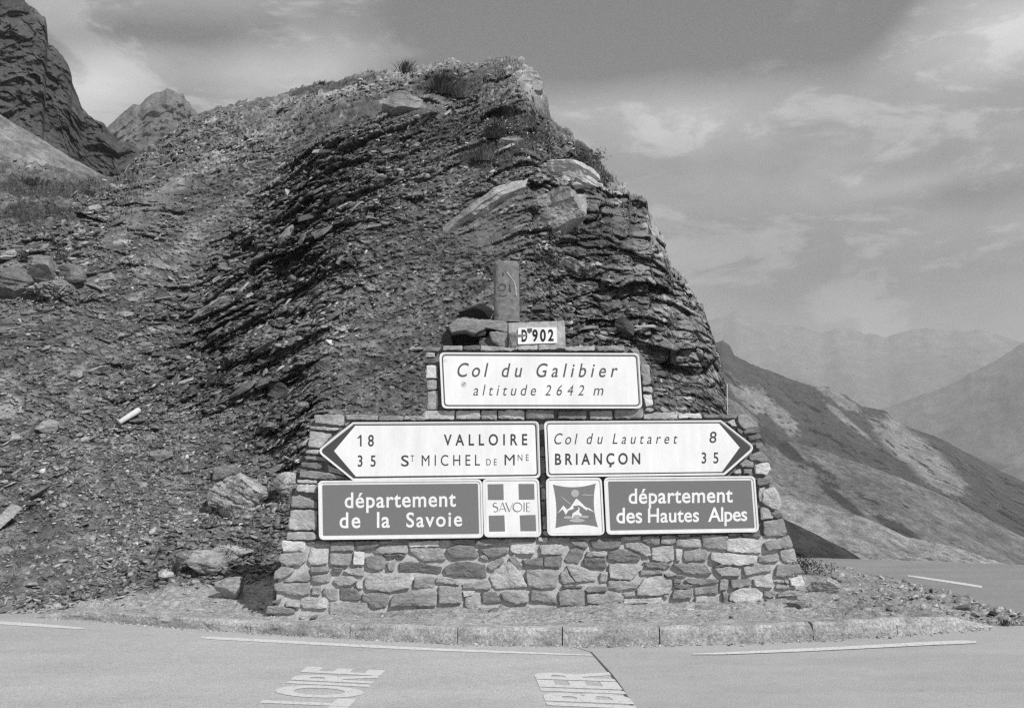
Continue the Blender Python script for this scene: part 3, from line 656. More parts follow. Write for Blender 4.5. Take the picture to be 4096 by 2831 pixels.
# painted words on the road, read from the far side
def road_word(s, corners, first, label):
    v, f = text_mesh(s, 1.0, 0, .036)
    v0, _ = text_mesh(s[:first], 1.0, 0, .036) if first else (None, None)
    ub = (v0[:, 0].max() + .03) if first else v[:, 0].min()
    u = (v[:, 0] - ub) / (v[:, 0].max() - ub); h = v[:, 1] / CAPH
    a, b, c, d = [gp(np.array(q[0]), np.array(q[1]), .006) for q in corners]    # start-base, end-base, end-top, start-top
    u = u[:, None]; h = h[:, None]
    P = a * (1 - u) * (1 - h) + b * u * (1 - h) + c * u * h + d * (1 - u) * h
    P[:, 2] = .006
    o = link('road_lettering', P, f, M_LETTER)
    tag(o, kind='structure'); return o
road_word('VALLOIRE', [(1380, 2822), (1527, 2678), (1245, 2664), (1055, 2808)], 3, None)
road_word('GALIBIER', [(2535, 2832), (2420, 2686), (2143, 2677), (2205, 2818)], 3, None)

# kerb
kerb = empty('kerb', kb[10]); tag(kerb, kind='structure')
def kcurve(t): 
    x = np.interp(t, np.arange(len(kb)), kb[:, 0]); y = np.interp(t, np.arange(len(kb)), kb[:, 1]); return np.stack([x, y], -1)
seg = np.linalg.norm(np.diff(kb[:, :2], axis=0), axis=1); cum = np.r_[0, np.cumsum(seg)]
def k_at(s):
    s = np.asarray(s, float)
    p = np.stack([np.interp(s, cum, kb[:, 0]), np.interp(s, cum, kb[:, 1])], -1)
    q = np.stack([np.interp(s + .3, cum, kb[:, 0]), np.interp(s + .3, cum, kb[:, 1])], -1); r = np.stack([np.interp(s - .3, cum, kb[:, 0]), np.interp(s - .3, cum, kb[:, 1])], -1)
    t = q - r; t /= np.linalg.norm(t, axis=-1, keepdims=True) + 1e-9
    return p, np.stack([-t[..., 1], t[..., 0]], -1)
_kx = [100, 190, 340, 1000, 1800, 2500, 3600, 3830, 3930, 3993]
def k_h(s): return np.interp(s, np.interp(_kx, [p[0] for p in KB], cum), [.0, .04, .092, .105, .142, .155, .150, .12, .05, .0])
cuts_px = [100, 1000, 1400, 1830, 2250, 2640, 3254, 3591, 3993]
cx_s = np.interp(cuts_px, [p[0] for p in KB], cum)
cuts = [0.0]
for a, b in zip(cx_s[:-1], cx_s[1:]):
    n = max(1, round((b - a) / 1.0)); cuts += [a + (b - a) * (k + 1) / n for k in range(n)]
M_KERB = rock_mat('kerb_concrete', 1.0, 38, .02, 0, 1.0, (1, 1, 1), 1.0, .3)
for a, b in zip(cuts[:-1], cuts[1:]):
    ns = max(6, int((b - a) / .02)); s = np.linspace(a + .005, b - .005, ns)
    p, n = k_at(s); h = k_h(s)[:, None]
    prof = [(0.012, -.08), (0.0, .0), (0.003, .3), (0.006, .6), (0.010, .85), (0.022, .97), (.04, 1.0), (.085, 1.0), (.13, .98), (.15, -.08)]
    P = []
    for j, (o_, z_) in enumerate(prof):
        zz = (h[:, 0] * z_) if z_ >= 0 else np.full(ns, -.08)
        jit = fbm(np.stack([s * 9, np.full(ns, j * .9), np.full(ns, a)], -1), 4, 400 + j) * .014
        chip = np.clip(fbm(np.stack([s * 3.1, np.full(ns, 0.0), np.full(ns, a * 7)], -1), 4, 450) - .12, 0, 1) * .10 if j in (4, 5, 6) else 0
        P.append(np.c_[p + n * (o_ + jit + chip)[:, None] if not isinstance(chip, int) else p + n * (o_ + jit)[:, None], zz + jit * .5 - chip])
    P = np.stack(P, 0)
    V = P.reshape(-1, 3); f = grid_faces(len(prof), ns).tolist(); f.append([j * ns for j in range(len(prof))][::-1]); f.append([j * ns + ns - 1 for j in range(len(prof))])
    o = link('kerb_stone', V, f, M_KERB, kerb)
    att = .45 * (1 + .45 * fbm(V * 2.5, 4, 460)); att = np.where(np.arange(len(V)) // ns <= 2, att * .92, att); attr(o, 'tone', np.clip(att, .1, .7))

# verge (gravel and earth between kerb and hill)
xv = np.concatenate([np.arange(-1600, -100, 60), np.arange(-100, 4300, 5.5)])
fr_x = [p[0] for p in KB]; 
kbk, kn = k_at(cum); kback = kbk + kn * .13
dfx = []
# front line in ground coordinates, as function of azimuth
faz = np.r_[px_az(-1600, 2440), px_az(-200, 2462), np.arctan2(kback[:, 0], kback[:, 1]), px_az(4100, 2503), px_az(4400, 2525)]
fr_ = np.r_[np.hypot(*gp(-1600, 2440)[:2]), np.hypot(*gp(-200, 2462)[:2]), np.hypot(kback[:, 0], kback[:, 1]), np.hypot(*gp(4100, 2500)[:2]), np.hypot(*gp(4400, 2525)[:2])]
fz_ = np.r_[0.004, 0.006, k_h(cum) - .006, .004, .004]
bk_px = [(-1600, 2300), (1000, 2280), (3000, 2226), (3240, 2233), (3300, 2248), (3475, 2286), (3700, 2338), (3863, 2382), (3960, 2421), (4096, 2453), (4400, 2505)]
bp = gp(np.array([p[0] for p in bk_px]), np.array([p[1] for p in bk_px]), 0)
baz = np.arctan2(bp[:, 0], bp[:, 1]); br = np.hypot(bp[:, 0], bp[:, 1])
vaz = azel(xv, np.full(len(xv), 2480.0))[0]; rf = np.interp(vaz, faz, fr_); rb = np.maximum(np.interp(vaz, baz, br), rf + .05)
zf = np.interp(vaz, faz, fz_)
nv = 240; t = (np.linspace(0, 1, nv) ** 1.25)[:, None]
VR = rf + (rb - rf) * t
VP = np.stack([np.sin(vaz) * VR, np.cos(vaz) * VR, np.zeros_like(VR)], -1)
vpx = 2048 + np.tan(vaz)[None, :] * 4000 + 0 * VR
mound = .05 * np.exp(-((vpx - 3300) / 260) ** 2 - ((t - .66) / .26) ** 2) + .02 * np.exp(-((vpx - 3750) / 230) ** 2 - ((t - .6) / .25) ** 2)
VZ = zf + .19 * np.clip(VR * np.cos(vaz) - 10.9, 0, 3) * np.clip((vpx - 450) / 250, 0, 1) * np.clip((1400 - vpx) / 150, 0, 1) + (0.05 * np.clip((vpx - 300) / 500, 0, 1)) * np.clip(t * 3, 0, 1) * (vpx < 3100) + mound
back_down = np.clip((1 - t) / .9, 0, 1); VZ = np.where(vpx > 3150, VZ * back_down + .002, VZ)
nz = fbm(VP * 3, 5, 500) * .035 + fbm(VP * 14, 4, 501) * .018 + (worley(VP / .035, 502, True)[0] - .5) * .012
rough_r = np.clip((vpx - 3150) / 150, 0, 1)
nz += rough_r * (fbm(VP * 5, 4, 503) * .04 + (worley(VP / .12, 504, True)[0] - .5) * .04)
VZ = VZ + nz * np.clip(t * 14, 0, 1) * np.where(vpx > 3150, back_down, 1)
left_rub = np.clip((600 - vpx) / 400, 0, 1) * np.clip((t - .02) * 8, 0, 1)
scr0 = np.clip((VR * np.cos(vaz) - 11.3) / .6, 0, 1) * (vpx < 1500); VZ += scr0 * (fbm(VP * 5, 4, 506) * .07 + (worley(VP / .13, 507)[0] - .5) * .07)
VZ += left_rub * np.abs(fbm(VP * 4, 4, 505)) * .12
VP[..., 2] = VZ
scr = np.clip((VR * np.cos(vaz) - 11.3 + .35 * fbm(VP * 1.5, 3, 520)) / .5, 0, 1) * (vpx < 1500)
vt = .40 * (1 - .60 * scr) * (1 + .35 * fbm(VP * 2, 4, 510)) * (.7 + .6 * worley(VP / .03, 511, True)[0]) * (1 - .25 * rough_r) * (1 + .2 * left_rub)
verge = link('gravel_verge', VP.reshape(-1, 3), grid_faces(nv, len(xv)), M_GRAVEL); attr(verge, 'tone', np.clip(vt, .03, .62).ravel()); tag(verge, kind='structure')
VPf = VP.reshape(-1, 3)
def verge_at(px, py):
    d_ = VPf - np.array([0, 0, CAMZ]); c_ = d_ @ RM; x_ = CX + F * c_[:, 0] / -c_[:, 2]; y_ = CY - F * c_[:, 1] / -c_[:, 2]
    return VPf[int(np.argmin((x_ - px) ** 2 + (y_ - py) ** 2))].copy()
R = np.random.RandomState(33)
dv_ = (np.where((vpx > -100) & (vpx < 4150), .25 + 5 * scr + 2.2 * left_rub + .55 * rough_r * (t > .1), 0) * (t > .02) * (t < .95)).ravel(); dv_ /= dv_.sum()
NG = 11000; idx = R.choice(dv_.size, NG, p=dv_)
vx = (vpx + 0 * VR).ravel()[idx]; scri = scr.ravel()[idx]; rough_i = .25 * np.clip((vx - 3100) / 150, 0, 1) + np.clip((500 - vx) / 400, 0, 1) + 1.5 * scri
sz = (.006 + .010 * R.gamma(1.5, 1, NG)) * (1 + 1.1 * rough_i); sz = np.minimum(sz, .075)
flakes('verge_pebbles', VPf[idx] + np.array([0, 0, 1]) * (sz * .2)[:, None], np.tile([0, 0, 1.], (NG, 1)), sz, np.clip(.36 * (1 - .45 * scri) * (.4 + 1.1 * R.rand(NG)), .04, .6), verge, M_FLAKE, .85, 34)
# crumbs of stone at the foot of the kerb
NC_ = 900; s = R.uniform(.3, cum[-1] - .1, NC_); p, n = k_at(s); off = -np.abs(R.normal(0, .045, NC_)) - .006
cp = np.c_[p + n * off[:, None], np.full(NC_, .006)]
flakes('kerb_foot_gravel', cp, np.tile([0, 0, 1.], (NC_, 1)), np.minimum(.004 + .006 * R.gamma(1.3, 1, NC_), .03), np.clip(.28 * (.5 + R.rand(NC_)) * 1.4, .04, .6), None, M_FLAKE, .9, 35)

# ------------------------------------------------------------------ masonry monument
wall = empty('stone_wall', wp(2150, 2440)); tag(wall, 'broad battered rubble stone wall carrying all the road signs, stepped narrower towards its top', 'wall')
def wall_core(name, pts, off, back, mat, push=(0, 0)):
    p = np.array(pts, float); a = wp(p[:, 0], p[:, 1], off); bdir = -np.array([WN[0], WN[1], 0]); bdir /= np.linalg.norm(bdir)
    # subdivide outline & jitter for an uneven edge
    b = a + bdir * back + np.array([push[0], 0, 0]); n = len(p)
    f = [list(range(n))[::-1], list(range(n, 2 * n))] + [(k, (k + 1) % n, n + (k + 1) % n, n + k) for k in range(n)]
    return link(name, np.concatenate([a, b]), f, mat, wall)
wall_core('mortar_core', [(1100, 2500), (1108, 2350), (1135, 2200), (1145, 2170), (3120, 2140), (3165, 2270), (3192, 2400), (3205, 2500)], -.020, .62, M_MORTAR)
wall_core('mortar_core', [(1160, 2168), (1168, 2000), (1200, 1900), (1240, 1780), (1256, 1700), (1262, 1664), (2980, 1664), (3020, 1720), (3050, 1850), (3080, 1950), (3118, 2139)], -.03, .55, M_MORTAR_D)
wall_core('mortar_core', [(1708, 1662), (1708, 1395), (2545, 1392), (2590, 1450), (2606, 1662)], -.035, .45, M_MORTAR_D)
TONES = {'d': .21, 'm': .32, 'l': .43, 'w': .58}
sR = np.random.RandomState(9)
def stone(px, tone, f=None, name='stone', off0=0.0, thick=.09, parent=None, mat=None, chz=.012, grow=0.0):
    p = np.array(px, float); c = p.mean(0); p = c + (p - c) * (1 + grow); e_ = p - c; p = p + e_ / (np.linalg.norm(e_, axis=1, keepdims=True) + 1e-6) * 1.2
    n = len(p); q = []
    for i in range(n):   # cut corners
        a, b, d = p[i - 1], p[i], p[(i + 1) % n]
        k = min(.22, 7.0 / (np.linalg.norm(b - a) + 1e-6)); k2 = min(.22, 7.0 / (np.linalg.norm(d - b) + 1e-6))
        q += [b + (a - b) * k, b * .6 + .2 * (b + (a - b) * k) + .2 * (b + (d - b) * k2), b + (d - b) * k2]
    q = np.array(q); out = []
    for i in range(len(q)):
        a, b = q[i], q[(i + 1) % len(q)]; L = np.linalg.norm(b - a); m = max(1, int(L / 11))
        for k in range(m): out.append(a + (b - a) * k / m)
    q = np.array(out); m = len(q)
    q = q + sR.normal(0, 1.3, q.shape)
    sx_ = sR.uniform(0, 50)
    if f is None: f = sR.uniform(.006, .030)
    tilt = sR.normal(0, .007, 2); ext = (p.max(0) - p.min(0)) / 2 + 1e-6
    rings = [(1.0, -thick), (1.0, f - chz), (.975, f - .004), (.90, f), (.62, f + .003), (.3, f + .002)]
    V = []; 
    for k, (s, o_) in enumerate(rings):
        if k == 0: r = c + (q - c) * s
        else:
            # inset by a fixed pixel amount rather than by scale for thin stones
            ins = (1 - s); r = c + (q - c) * (1 - ins * (1 if k < 3 else 1))
        rel = (r - c) / ext
        base = wp(r[:, 0], r[:, 1], off0); oo = o_ + (rel[:, 0] * tilt[0] + rel[:, 1] * tilt[1] + fbm(base * np.array([11, 11, 17]) + sx_, 4, 611, .6) * .016 * min(1, k * .5) + sR.normal(0, .0012, m) if k else 0)
        V.append(base + WN * (np.asarray(oo) * np.ones(m))[:, None])
    bc = wp(c[0:1], c[1:2], off0); V.append(bc + WN * (f + .002 + float(fbm(bc * np.array([11, 11, 17]) + sx_, 4, 611, .6)[0]) * .016)); V = np.concatenate(V)
    F_ = []
    for k in range(len(rings) - 1): F_ += [(k * m + i, (k + 1) * m + i, (k + 1) * m + (i + 1) % m, k * m + (i + 1) % m) for i in range(m)]
    k = len(rings) - 1; F_ += [(k * m + i, (k + 1) * m, k * m + (i + 1) % m) for i in range(m)]
    o = link(name, V, F_, mat or M_STONE, parent or wall, False, tuple(V[-1]))
    tv = TONES[tone] if isinstance(tone, str) else tone
    tv *= sR.uniform(.85, 1.2); attr(o, 'tone', np.clip(tv * (1 + .35 * fbm(V * 9, 3, 600)), .03, .65)); return o
def parse(txt, ox, oy, sc, **kw):
    for ln in txt.strip().split(';'):
        ln = ln.strip()
        if not ln: continue
        t_, c_ = ln[0], ln[1:].split(); pts = [(float(a.split(',')[0]) / sc + ox, float(a.split(',')[1]) / sc + oy) for a in c_]
        stone(pts, t_, **kw)
parse('''w 240,190 525,190 520,318 250,318;m 200,430 225,350 520,330 530,440 480,490 300,500;l 590,275 815,270 800,470 690,490 590,480 570,440;d 540,190 830,188 830,235 545,222;
m 835,200 1125,200 1125,310 845,315;d 1140,195 1430,190 1440,240 1380,295 1180,305 1142,260;m 1350,330 1480,240 1790,240 1785,345 1400,345;d 1590,175 1790,175 1780,212 1600,215;w 1805,210 2180,185 2185,260 1815,268;
m 830,345 1100,345 1080,490 835,490;w 1130,325 1255,325 1250,490 1120,490;d 1275,385 1480,372 1520,410 1500,530 1420,550 1290,525 1268,470;d 1480,362 1760,360 1740,400 1700,425;m 1540,450 1640,410 1620,560 1555,545;
m 1810,285 2200,280 2260,425 2010,445 1900,390 1820,330;d 1690,462 1850,450 2210,512 2190,598 1680,573;m 160,560 240,512 380,520 385,570 240,655 140,660;m 270,680 560,560 590,660 560,690 290,690;
d 592,510 820,502 825,568 600,583;m 620,615 850,595 825,690 760,710 640,700 615,660;m 1000,570 1040,527 1200,522 1245,560 1245,630 1100,603;m 865,680 950,625 1100,628 1180,682 1080,735 940,742;d 870,520 980,520 970,588 870,570;
l 1262,645 1320,592 1560,592 1850,602 1860,640 1830,765 1560,820 1290,778 1258,740;m 1870,642 2110,628 2118,768 1862,772;m 150,715 560,708 590,780 570,850 400,858 150,800;l 612,752 715,742 710,862 612,862;
m 755,772 910,792 925,925 812,925 755,850;d 962,775 1160,778 1215,900 1195,920 950,928;m 1225,842 1480,832 1560,862 1550,950 1520,1003 1380,1018 1312,958 1225,928;m 1600,862 1900,795 2150,812 2138,988 1565,998;
l 480,888 770,882 808,920 790,1022 500,1018 455,960;l 290,932 465,922 465,1008 300,1000;d 120,932 240,902 200,960 110,960;m 60,1000 160,988 400,1022 390,1090 50,1090;m 822,952 1290,952 1290,1090 822,1095;
l 1160,692 1238,692 1230,775 1162,760;m 310,88 640,88 662,120 650,178 302,178''', 1050, 2100, 3.0787)
parse('''m -15,642 150,642 288,692 268,732 -20,700;d 178,177 455,172 450,223 172,228;m 465,190 560,168 870,168 883,215 858,233 560,252 474,240;d 875,155 1212,152 1212,185 900,178;d 110,292 250,238 430,248 508,360 498,392 222,402 132,350;
d 515,292 858,268 868,342 652,402;w 900,222 980,208 1208,203 1195,348 1000,353 902,330;l 1237,152 1355,152 1350,213 1242,200;m 1372,152 1640,152 1600,208 1380,203;d 1650,162 1800,182 1848,230 1838,278 1692,250 1632,200;
d 1862,182 2258,148 2258,268 2100,292 1912,283;m 1262,242 1520,232 1558,270 1548,357 1272,353;l 520,372 600,372 633,428 542,410;d 82,522 230,452 400,458 588,482 598,642 300,633 102,600;m 612,502 700,432 808,402 818,450 680,562 642,550;
l 642,642 702,572 862,448 900,455 1008,582 1058,650 1110,752 732,787 682,740;m 882,402 948,362 988,420 1083,520 1000,548 922,490;d 1052,432 1300,388 1290,497 1132,492 1062,470;d 1312,392 1538,382 1518,517 1302,500;
l 1100,548 1488,543 1497,600 1458,767 1300,772 1127,758 1097,660;d 1562,430 1642,292 1720,283 1798,312 1778,400 1730,485 1680,450 1602,458;l 1842,322 2088,312 2078,378 1832,388;d 1802,412 2060,402 2078,518 1872,528 1802,480;
l 1592,502 1642,472 1740,502 1900,562 1958,640 1948,688 1705,690 1642,610;m 1512,602 1588,525 1620,622 1695,700 1560,718 1512,680;m 2002,592 2098,572 2098,708 2002,718;m 302,722 610,682 658,770 640,788 312,773;
m 12,742 300,762 300,958 22,958;w 312,812 470,812 410,868 312,878;l 337,892 528,852 523,1020 352,1020;d 542,822 720,817 798,940 562,958;m 782,832 860,812 1000,842 1123,900 1118,940 970,962 812,910;
m 1147,792 1340,832 1468,900 1478,968 1152,930;m 1592,792 1808,792 1813,985 1502,985 1492,812;l 1832,852 2060,842 2200,822 2288,880 2288,940 2000,975 1842,950;d 1812,790 1862,752 2098,747 2088,808 1852,828;d 1540,742 1780,742 1780,768 1540,768''', 1750, 2100, 3.0787)
parse('''l -40,417 200,417 335,442 268,530 190,597 -30,573;m -45,602 100,602 298,627 268,680 60,708 -45,690;d -45,290 60,262 200,282 308,340 280,383 60,398 -45,372;w 112,127 308,117 308,150 122,155;d 327,122 508,117 508,200 480,213 372,190 322,170;
m 532,112 678,107 683,180 640,208 527,203;m 692,152 870,132 948,152 963,238 780,238 692,220;m 962,102 1238,112 1228,268 992,240;l 1242,152 1380,132 1608,162 1608,298 1380,298 1242,280;d 702,98 840,96 830,123 722,128;
d 1252,95 1390,90 1380,113 1262,118;d 1402,90 1590,86 1618,128 1422,123;m 132,192 300,187 398,230 418,328 370,338 252,280 142,230;l 432,242 640,217 658,250 673,378 560,398 432,380 422,320;l 682,262 753,257 738,388 692,383;
m 782,282 900,262 1023,272 1028,378 792,383 772,350;l 1072,292 1240,302 1568,332 1558,410 1380,437 1182,420 1062,370;m 1592,332 1800,312 1808,388 1592,408;l 1822,272 1973,252 2003,398 1882,408 1822,350;m 1642,192 1880,122 1918,112 1958,230 1750,263 1672,268;
d 342,397 560,402 638,440 540,468 362,458;m 652,417 980,407 1078,520 1058,543 762,513;m 1092,472 1250,442 1368,462 1388,548 1182,548;m 1422,452 1708,422 1738,490 1432,543;m 1792,432 2018,417 2058,510 1850,563 1762,543;
m 302,482 540,492 558,520 312,543;l 342,582 520,547 638,582 648,660 618,738 450,763 262,753 262,700;l 682,532 800,547 790,568 672,568;d 782,592 960,572 1148,592 1158,620 960,643 832,630;m 1172,592 1200,582 1253,592 1248,698 1152,718;
d 1272,592 1500,582 1508,648 1292,683;l 1527,592 1718,522 1748,660 1738,683 1542,663;m 1742,592 1863,592 1863,618 1752,618;w 1922,582 2058,547 2088,648 2000,668 1932,650;m 1782,642 1900,642 1938,688 1782,688;
d 892,672 1148,657 1143,743 892,748;m 662,702 868,692 868,793 642,798;l 1272,742 1380,682 1560,682 1628,740 1618,800 1500,848 1332,858 1262,800;m 1792,742 2058,702 2093,753 1950,768 1792,773;m 1647,722 1768,712 1768,768 1700,788 1642,750;
m 1652,802 1888,792 1888,848 1702,848;l 902,772 1158,772 1158,860 902,850;l 122,802 540,782 480,850 132,850;m 1192,732 1240,722 1250,850 1202,840;m 112,732 240,722 240,768 132,768;d 1930,832 2120,815 2140,890 1920,890;m 560,740 620,735 600,790 565,780;
m 1100,445 1180,430 1240,436 1100,465;m 560,525 640,520 700,545 600,560;m 665,590 750,588 750,622 670,625;m 665,640 870,650 860,685 740,690 670,670;m 1870,590 1910,588 1905,622 1875,625''', 2450, 2100, 2.716)
U = dict(f=None)
parse('''m 420,150 730,160 740,268 430,240;l 380,278 700,302 650,328 380,308;l 372,322 620,352 560,420 480,508 352,490;l 340,532 470,532 470,578 332,565;m 312,592 560,602 600,648 332,628;d 290,660 500,667 510,713 460,733 282,700;
l 560,682 700,742 740,798 582,760;m 277,738 560,772 800,838 520,838 262,818;l 240,847 450,852 440,883 240,878;l 237,897 450,902 450,988 260,970 232,950;m 182,1022 280,1017 450,1080 450,1150 182,1138;l 167,1172 452,1172 442,1378 142,1378;
m 142,1402 400,1402 450,1440 430,1478 132,1478;m 750,152 1098,162 1096,213 762,208;m 1108,165 1370,168 1368,215 1105,215;m 1380,168 1590,172 1590,215 1378,215;m 745,240 810,225 760,275 742,275''', 1100, 1600, 2.66)
parse('''m 930,160 1030,150 1148,258 1138,288 1000,308 942,250;l 815,228 900,202 918,280 860,272;d 980,322 1090,302 1158,302 1158,348 1000,358;d 1042,382 1168,362 1173,408 1062,428;d 1120,462 1188,452 1198,498 1132,518;
d 1052,590 1190,537 1248,618 1238,653 1062,638;m 952,680 1020,632 1088,662 1098,708 982,713;w 1117,682 1258,667 1283,740 1230,793 1122,778;m 882,762 950,727 968,778 902,788;m 997,732 1083,732 1070,783 1002,778;
d 1142,832 1288,812 1308,888 1152,903;w 1202,962 1318,922 1358,990 1393,1108 1378,1158 1290,1148 1192,1090;m 1152,932 1228,932 1180,1000 1180,1078 1152,1060;l 1172,1132 1268,1162 1308,1248 1182,1278;d 1282,1202 1398,1182 1418,1238 1322,1248;
m 1202,1292 1418,1262 1458,1398 1438,1438 1222,1448;m 0,152 290,152 298,198 0,198;w 302,147 530,142 556,193 302,196;d 572,152 900,148 940,152 920,190 582,193;d 920,300 975,320 965,365 925,330''', 2600, 1600, 2.66)
parse('''l 105,977 373,972 368,1048 102,1053;l 387,977 590,972 593,1048 382,1048;m 607,972 738,967 743,1048 607,1048;w 757,972 850,962 983,972 988,1048 757,1043;d 1002,967 1240,972 1238,1043 1002,1048;d 1282,972 1528,967 1528,1048 1277,1043;
m 1557,977 1758,972 1758,1048 1562,1048;d 1782,962 2028,962 2018,1043 1782,1043;m 2032,1002 2300,982 2308,1048 2032,1048;l 120,462 195,462 195,503 120,503;d 115,517 200,512 200,553 115,550;w 122,577 212,572 217,688 122,688;
m 127,707 217,707 217,788 130,788;l 132,802 227,797 227,963 132,963;m 1905,432 1985,432 2005,560 2000,600 1990,470;m 2005,562 2083,572 2093,738 2022,743;m 2022,767 2108,767 2108,808 2027,808;w 2027,827 2103,827 2113,928 2050,933;
l 2060,947 2118,952 2108,983 2050,970;d 97,422 240,417 240,448 97,448;m 267,402 440,402 440,443 267,443;d 452,407 590,402 590,443 452,443;l 602,402 900,422 880,452 602,448;l 1332,412 1600,407 1600,443 1342,448;l 1622,407 1858,407 1858,448 1627,448;
l 905,392 1100,395 1095,440 925,438;m 1105,392 1325,388 1322,430 1108,440''', 1650, 1200, 2.199)
parse('''m 1007,-250 1078,-250 1085,-100 1000,-100;m 1007,-88 1080,-88 1085,160 1010,160;d 1002,177 1092,172 1087,378 1007,378;l 1012,397 1087,397 1092,568 1022,568;m 1032,592 1097,592 1107,798 1030,798;l 1037,822 1107,822 1120,1018 1042,1023;l 1047,1042 1107,1042 1125,1118 1047,1118''', 1900, 1850, 3.848, f=.004)
# broken crown of the wall: hollow on the left, concrete block with the number plate on the right
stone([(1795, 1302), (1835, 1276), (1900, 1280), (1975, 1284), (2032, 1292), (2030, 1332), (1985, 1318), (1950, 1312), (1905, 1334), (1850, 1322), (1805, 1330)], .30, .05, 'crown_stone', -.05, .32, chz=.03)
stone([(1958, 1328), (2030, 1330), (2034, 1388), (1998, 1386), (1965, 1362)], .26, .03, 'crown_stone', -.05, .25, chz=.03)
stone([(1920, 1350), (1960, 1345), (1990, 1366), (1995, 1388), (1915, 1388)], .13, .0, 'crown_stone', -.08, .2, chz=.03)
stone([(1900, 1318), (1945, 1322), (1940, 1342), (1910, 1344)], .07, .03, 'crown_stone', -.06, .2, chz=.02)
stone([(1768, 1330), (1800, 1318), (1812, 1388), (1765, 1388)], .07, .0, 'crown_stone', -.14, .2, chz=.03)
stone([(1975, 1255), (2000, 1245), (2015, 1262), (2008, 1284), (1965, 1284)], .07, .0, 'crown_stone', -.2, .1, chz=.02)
bk_ = wall_core('crown_shade_backing', [(1775, 1392), (1785, 1310), (2032, 1296), (2032, 1392)], -.24, .16, simple('hollow_shade', .02, .95, .4, 20))  # shade of the hollow is put into this near-black backing colour
blk = wall_core('plinth_block', [(2036, 1398), (2034, 1291), (2120, 1288), (2255, 1283), (2260, 1300), (2262, 1394)], .0, .34, M_CONC)
stone([(2036, 1332), (2072, 1332), (2064, 1386), (2046, 1390)], .30, .02, 'crown_stone', .01, .05)
# side stones facing left of the wall edge (seen as a dark strip)
def prism_stone(c, dims, rotz, tone, name='stone', parent=wall, seed=0):
    v, f = rock_shape(seed, 0, 3, .03, 0, (1, 1, 1)); v = np.sign(v) * np.abs(v) ** .45; v = v * np.array(dims) / 2
    v = v @ rotm(0, 0, rotz).T + np.array(c); o = link(name, v, f.tolist(), M_STONE, parent, False, tuple(c)); attr(o, 'tone', np.full(len(v), tone)); return o
k = 0
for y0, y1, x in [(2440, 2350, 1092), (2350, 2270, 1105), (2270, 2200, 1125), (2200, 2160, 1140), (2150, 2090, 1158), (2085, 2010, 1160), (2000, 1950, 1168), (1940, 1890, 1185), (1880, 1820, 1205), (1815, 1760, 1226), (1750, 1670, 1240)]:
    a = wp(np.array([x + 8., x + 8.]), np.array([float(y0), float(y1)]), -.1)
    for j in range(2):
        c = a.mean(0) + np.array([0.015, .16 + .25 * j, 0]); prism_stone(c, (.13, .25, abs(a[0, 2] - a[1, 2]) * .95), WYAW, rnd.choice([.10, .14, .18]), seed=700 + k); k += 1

# shadow patch by the pillar foot is added below as a near-black rock shape
# boundary pillar standing on the wall
pl = empty('stone_pillar', wp(2027, 1285, -.2)); tag(pl, 'weathered upright concrete pillar with worn carved marks standing on the wall crown', 'pillar')
def pillar():
    nr_, na = 60, 48; V = []
    for j in range(nr_):
        t_ = j / (nr_ - 1); y = 1292 - (1292 - 1052) * t_
        hw = 51 - 1.5 * t_ + (0 if t_ < .965 else -4 * (t_ - .965) / .035); cx_ = 2028 - 3 * t_
        c = wp(np.array([cx_]), np.array([y]), -.2)[0]; h = hw * px_scale(c)
        for i in range(na):
            a = 2 * PI * i / na; ca, sa = math.cos(a), math.sin(a); k_ = (abs(ca) ** 5 + abs(sa) ** 5) ** (-1 / 5)
            V.append(c + np.array([ca * k_ * h, sa * k_ * h * .95, 0]))
    V = np.array(V); cen = V.reshape(nr_, na, 3).mean(1).repeat(na, 0)
    d = V - cen; d /= np.linalg.norm(d, axis=1, keepdims=True)
    V = V + d * (fbm(V * 6, 4, 720) * .008 + fbm(V * 30, 3, 721) * .004)[:, None]
    # worn carved ring and bar
    q = (V - np.array([0, 0, CAMZ])) @ RM; x = CX + F * q[:, 0] / -q[:, 2]; y = CY - F * q[:, 1] / -q[:, 2]; front = d[:, 1] < -.3
    f = grid_faces(nr_, na).tolist(); f += [(j * na + na - 1, j * na, (j + 1) * na, (j + 1) * na + na - 1) for j in range(nr_ - 1)]
    ctr = V[-na:].mean(0) + np.array([0, 0, .012]); V = np.vstack([V, ctr]); m = len(V) - 1
    f += [((nr_ - 1) * na + i, (nr_ - 1) * na + (i + 1) % na, m) for i in range(na)]
    o = link('shaft', V, f, M_PILLAR, pl, True); 
M_PILLAR = simple('pillar_concrete', .20, .95, .35, 22, 1.0)
pillar()
def groove(pts, wd, name, mat, off=-.2, par=pl, d0=.135):
    V = []; f = []; p = np.array(pts, float); n = len(p)
    t_ = np.gradient(p, axis=0); t_ /= np.linalg.norm(t_, axis=1, keepdims=True) + 1e-9; nn = np.stack([-t_[:, 1], t_[:, 0]], -1)
    a = p + nn * wd; b = p - nn * wd; A_ = wp(a[:, 0], a[:, 1], off + d0); B_ = wp(b[:, 0], b[:, 1], off + d0); V = np.concatenate([A_, B_]); f = [(k, k + 1, n + k + 1, n + k) for k in range(n - 1)]
    return link(name, V, f, mat, par)
M_GROOVE = simple('worn_carving', .075, .95, .4, 60)
ring = [(2009 + 14 * math.cos(a), 1148 + 13 * math.sin(a)) for a in np.linspace(0, 2 * PI, 24)]
groove(ring, 1.6, 'carving', M_GROOVE); groove([(2039, 1135), (2040, 1150), (2043, 1167)], 2.2, 'carving', M_GROOVE)
groove([(2012 + 16 * math.cos(a), 1172 + 12 * math.sin(a)) for a in np.linspace(.3, 2.8, 14)], 1.3, 'carving', M_GROOVE)
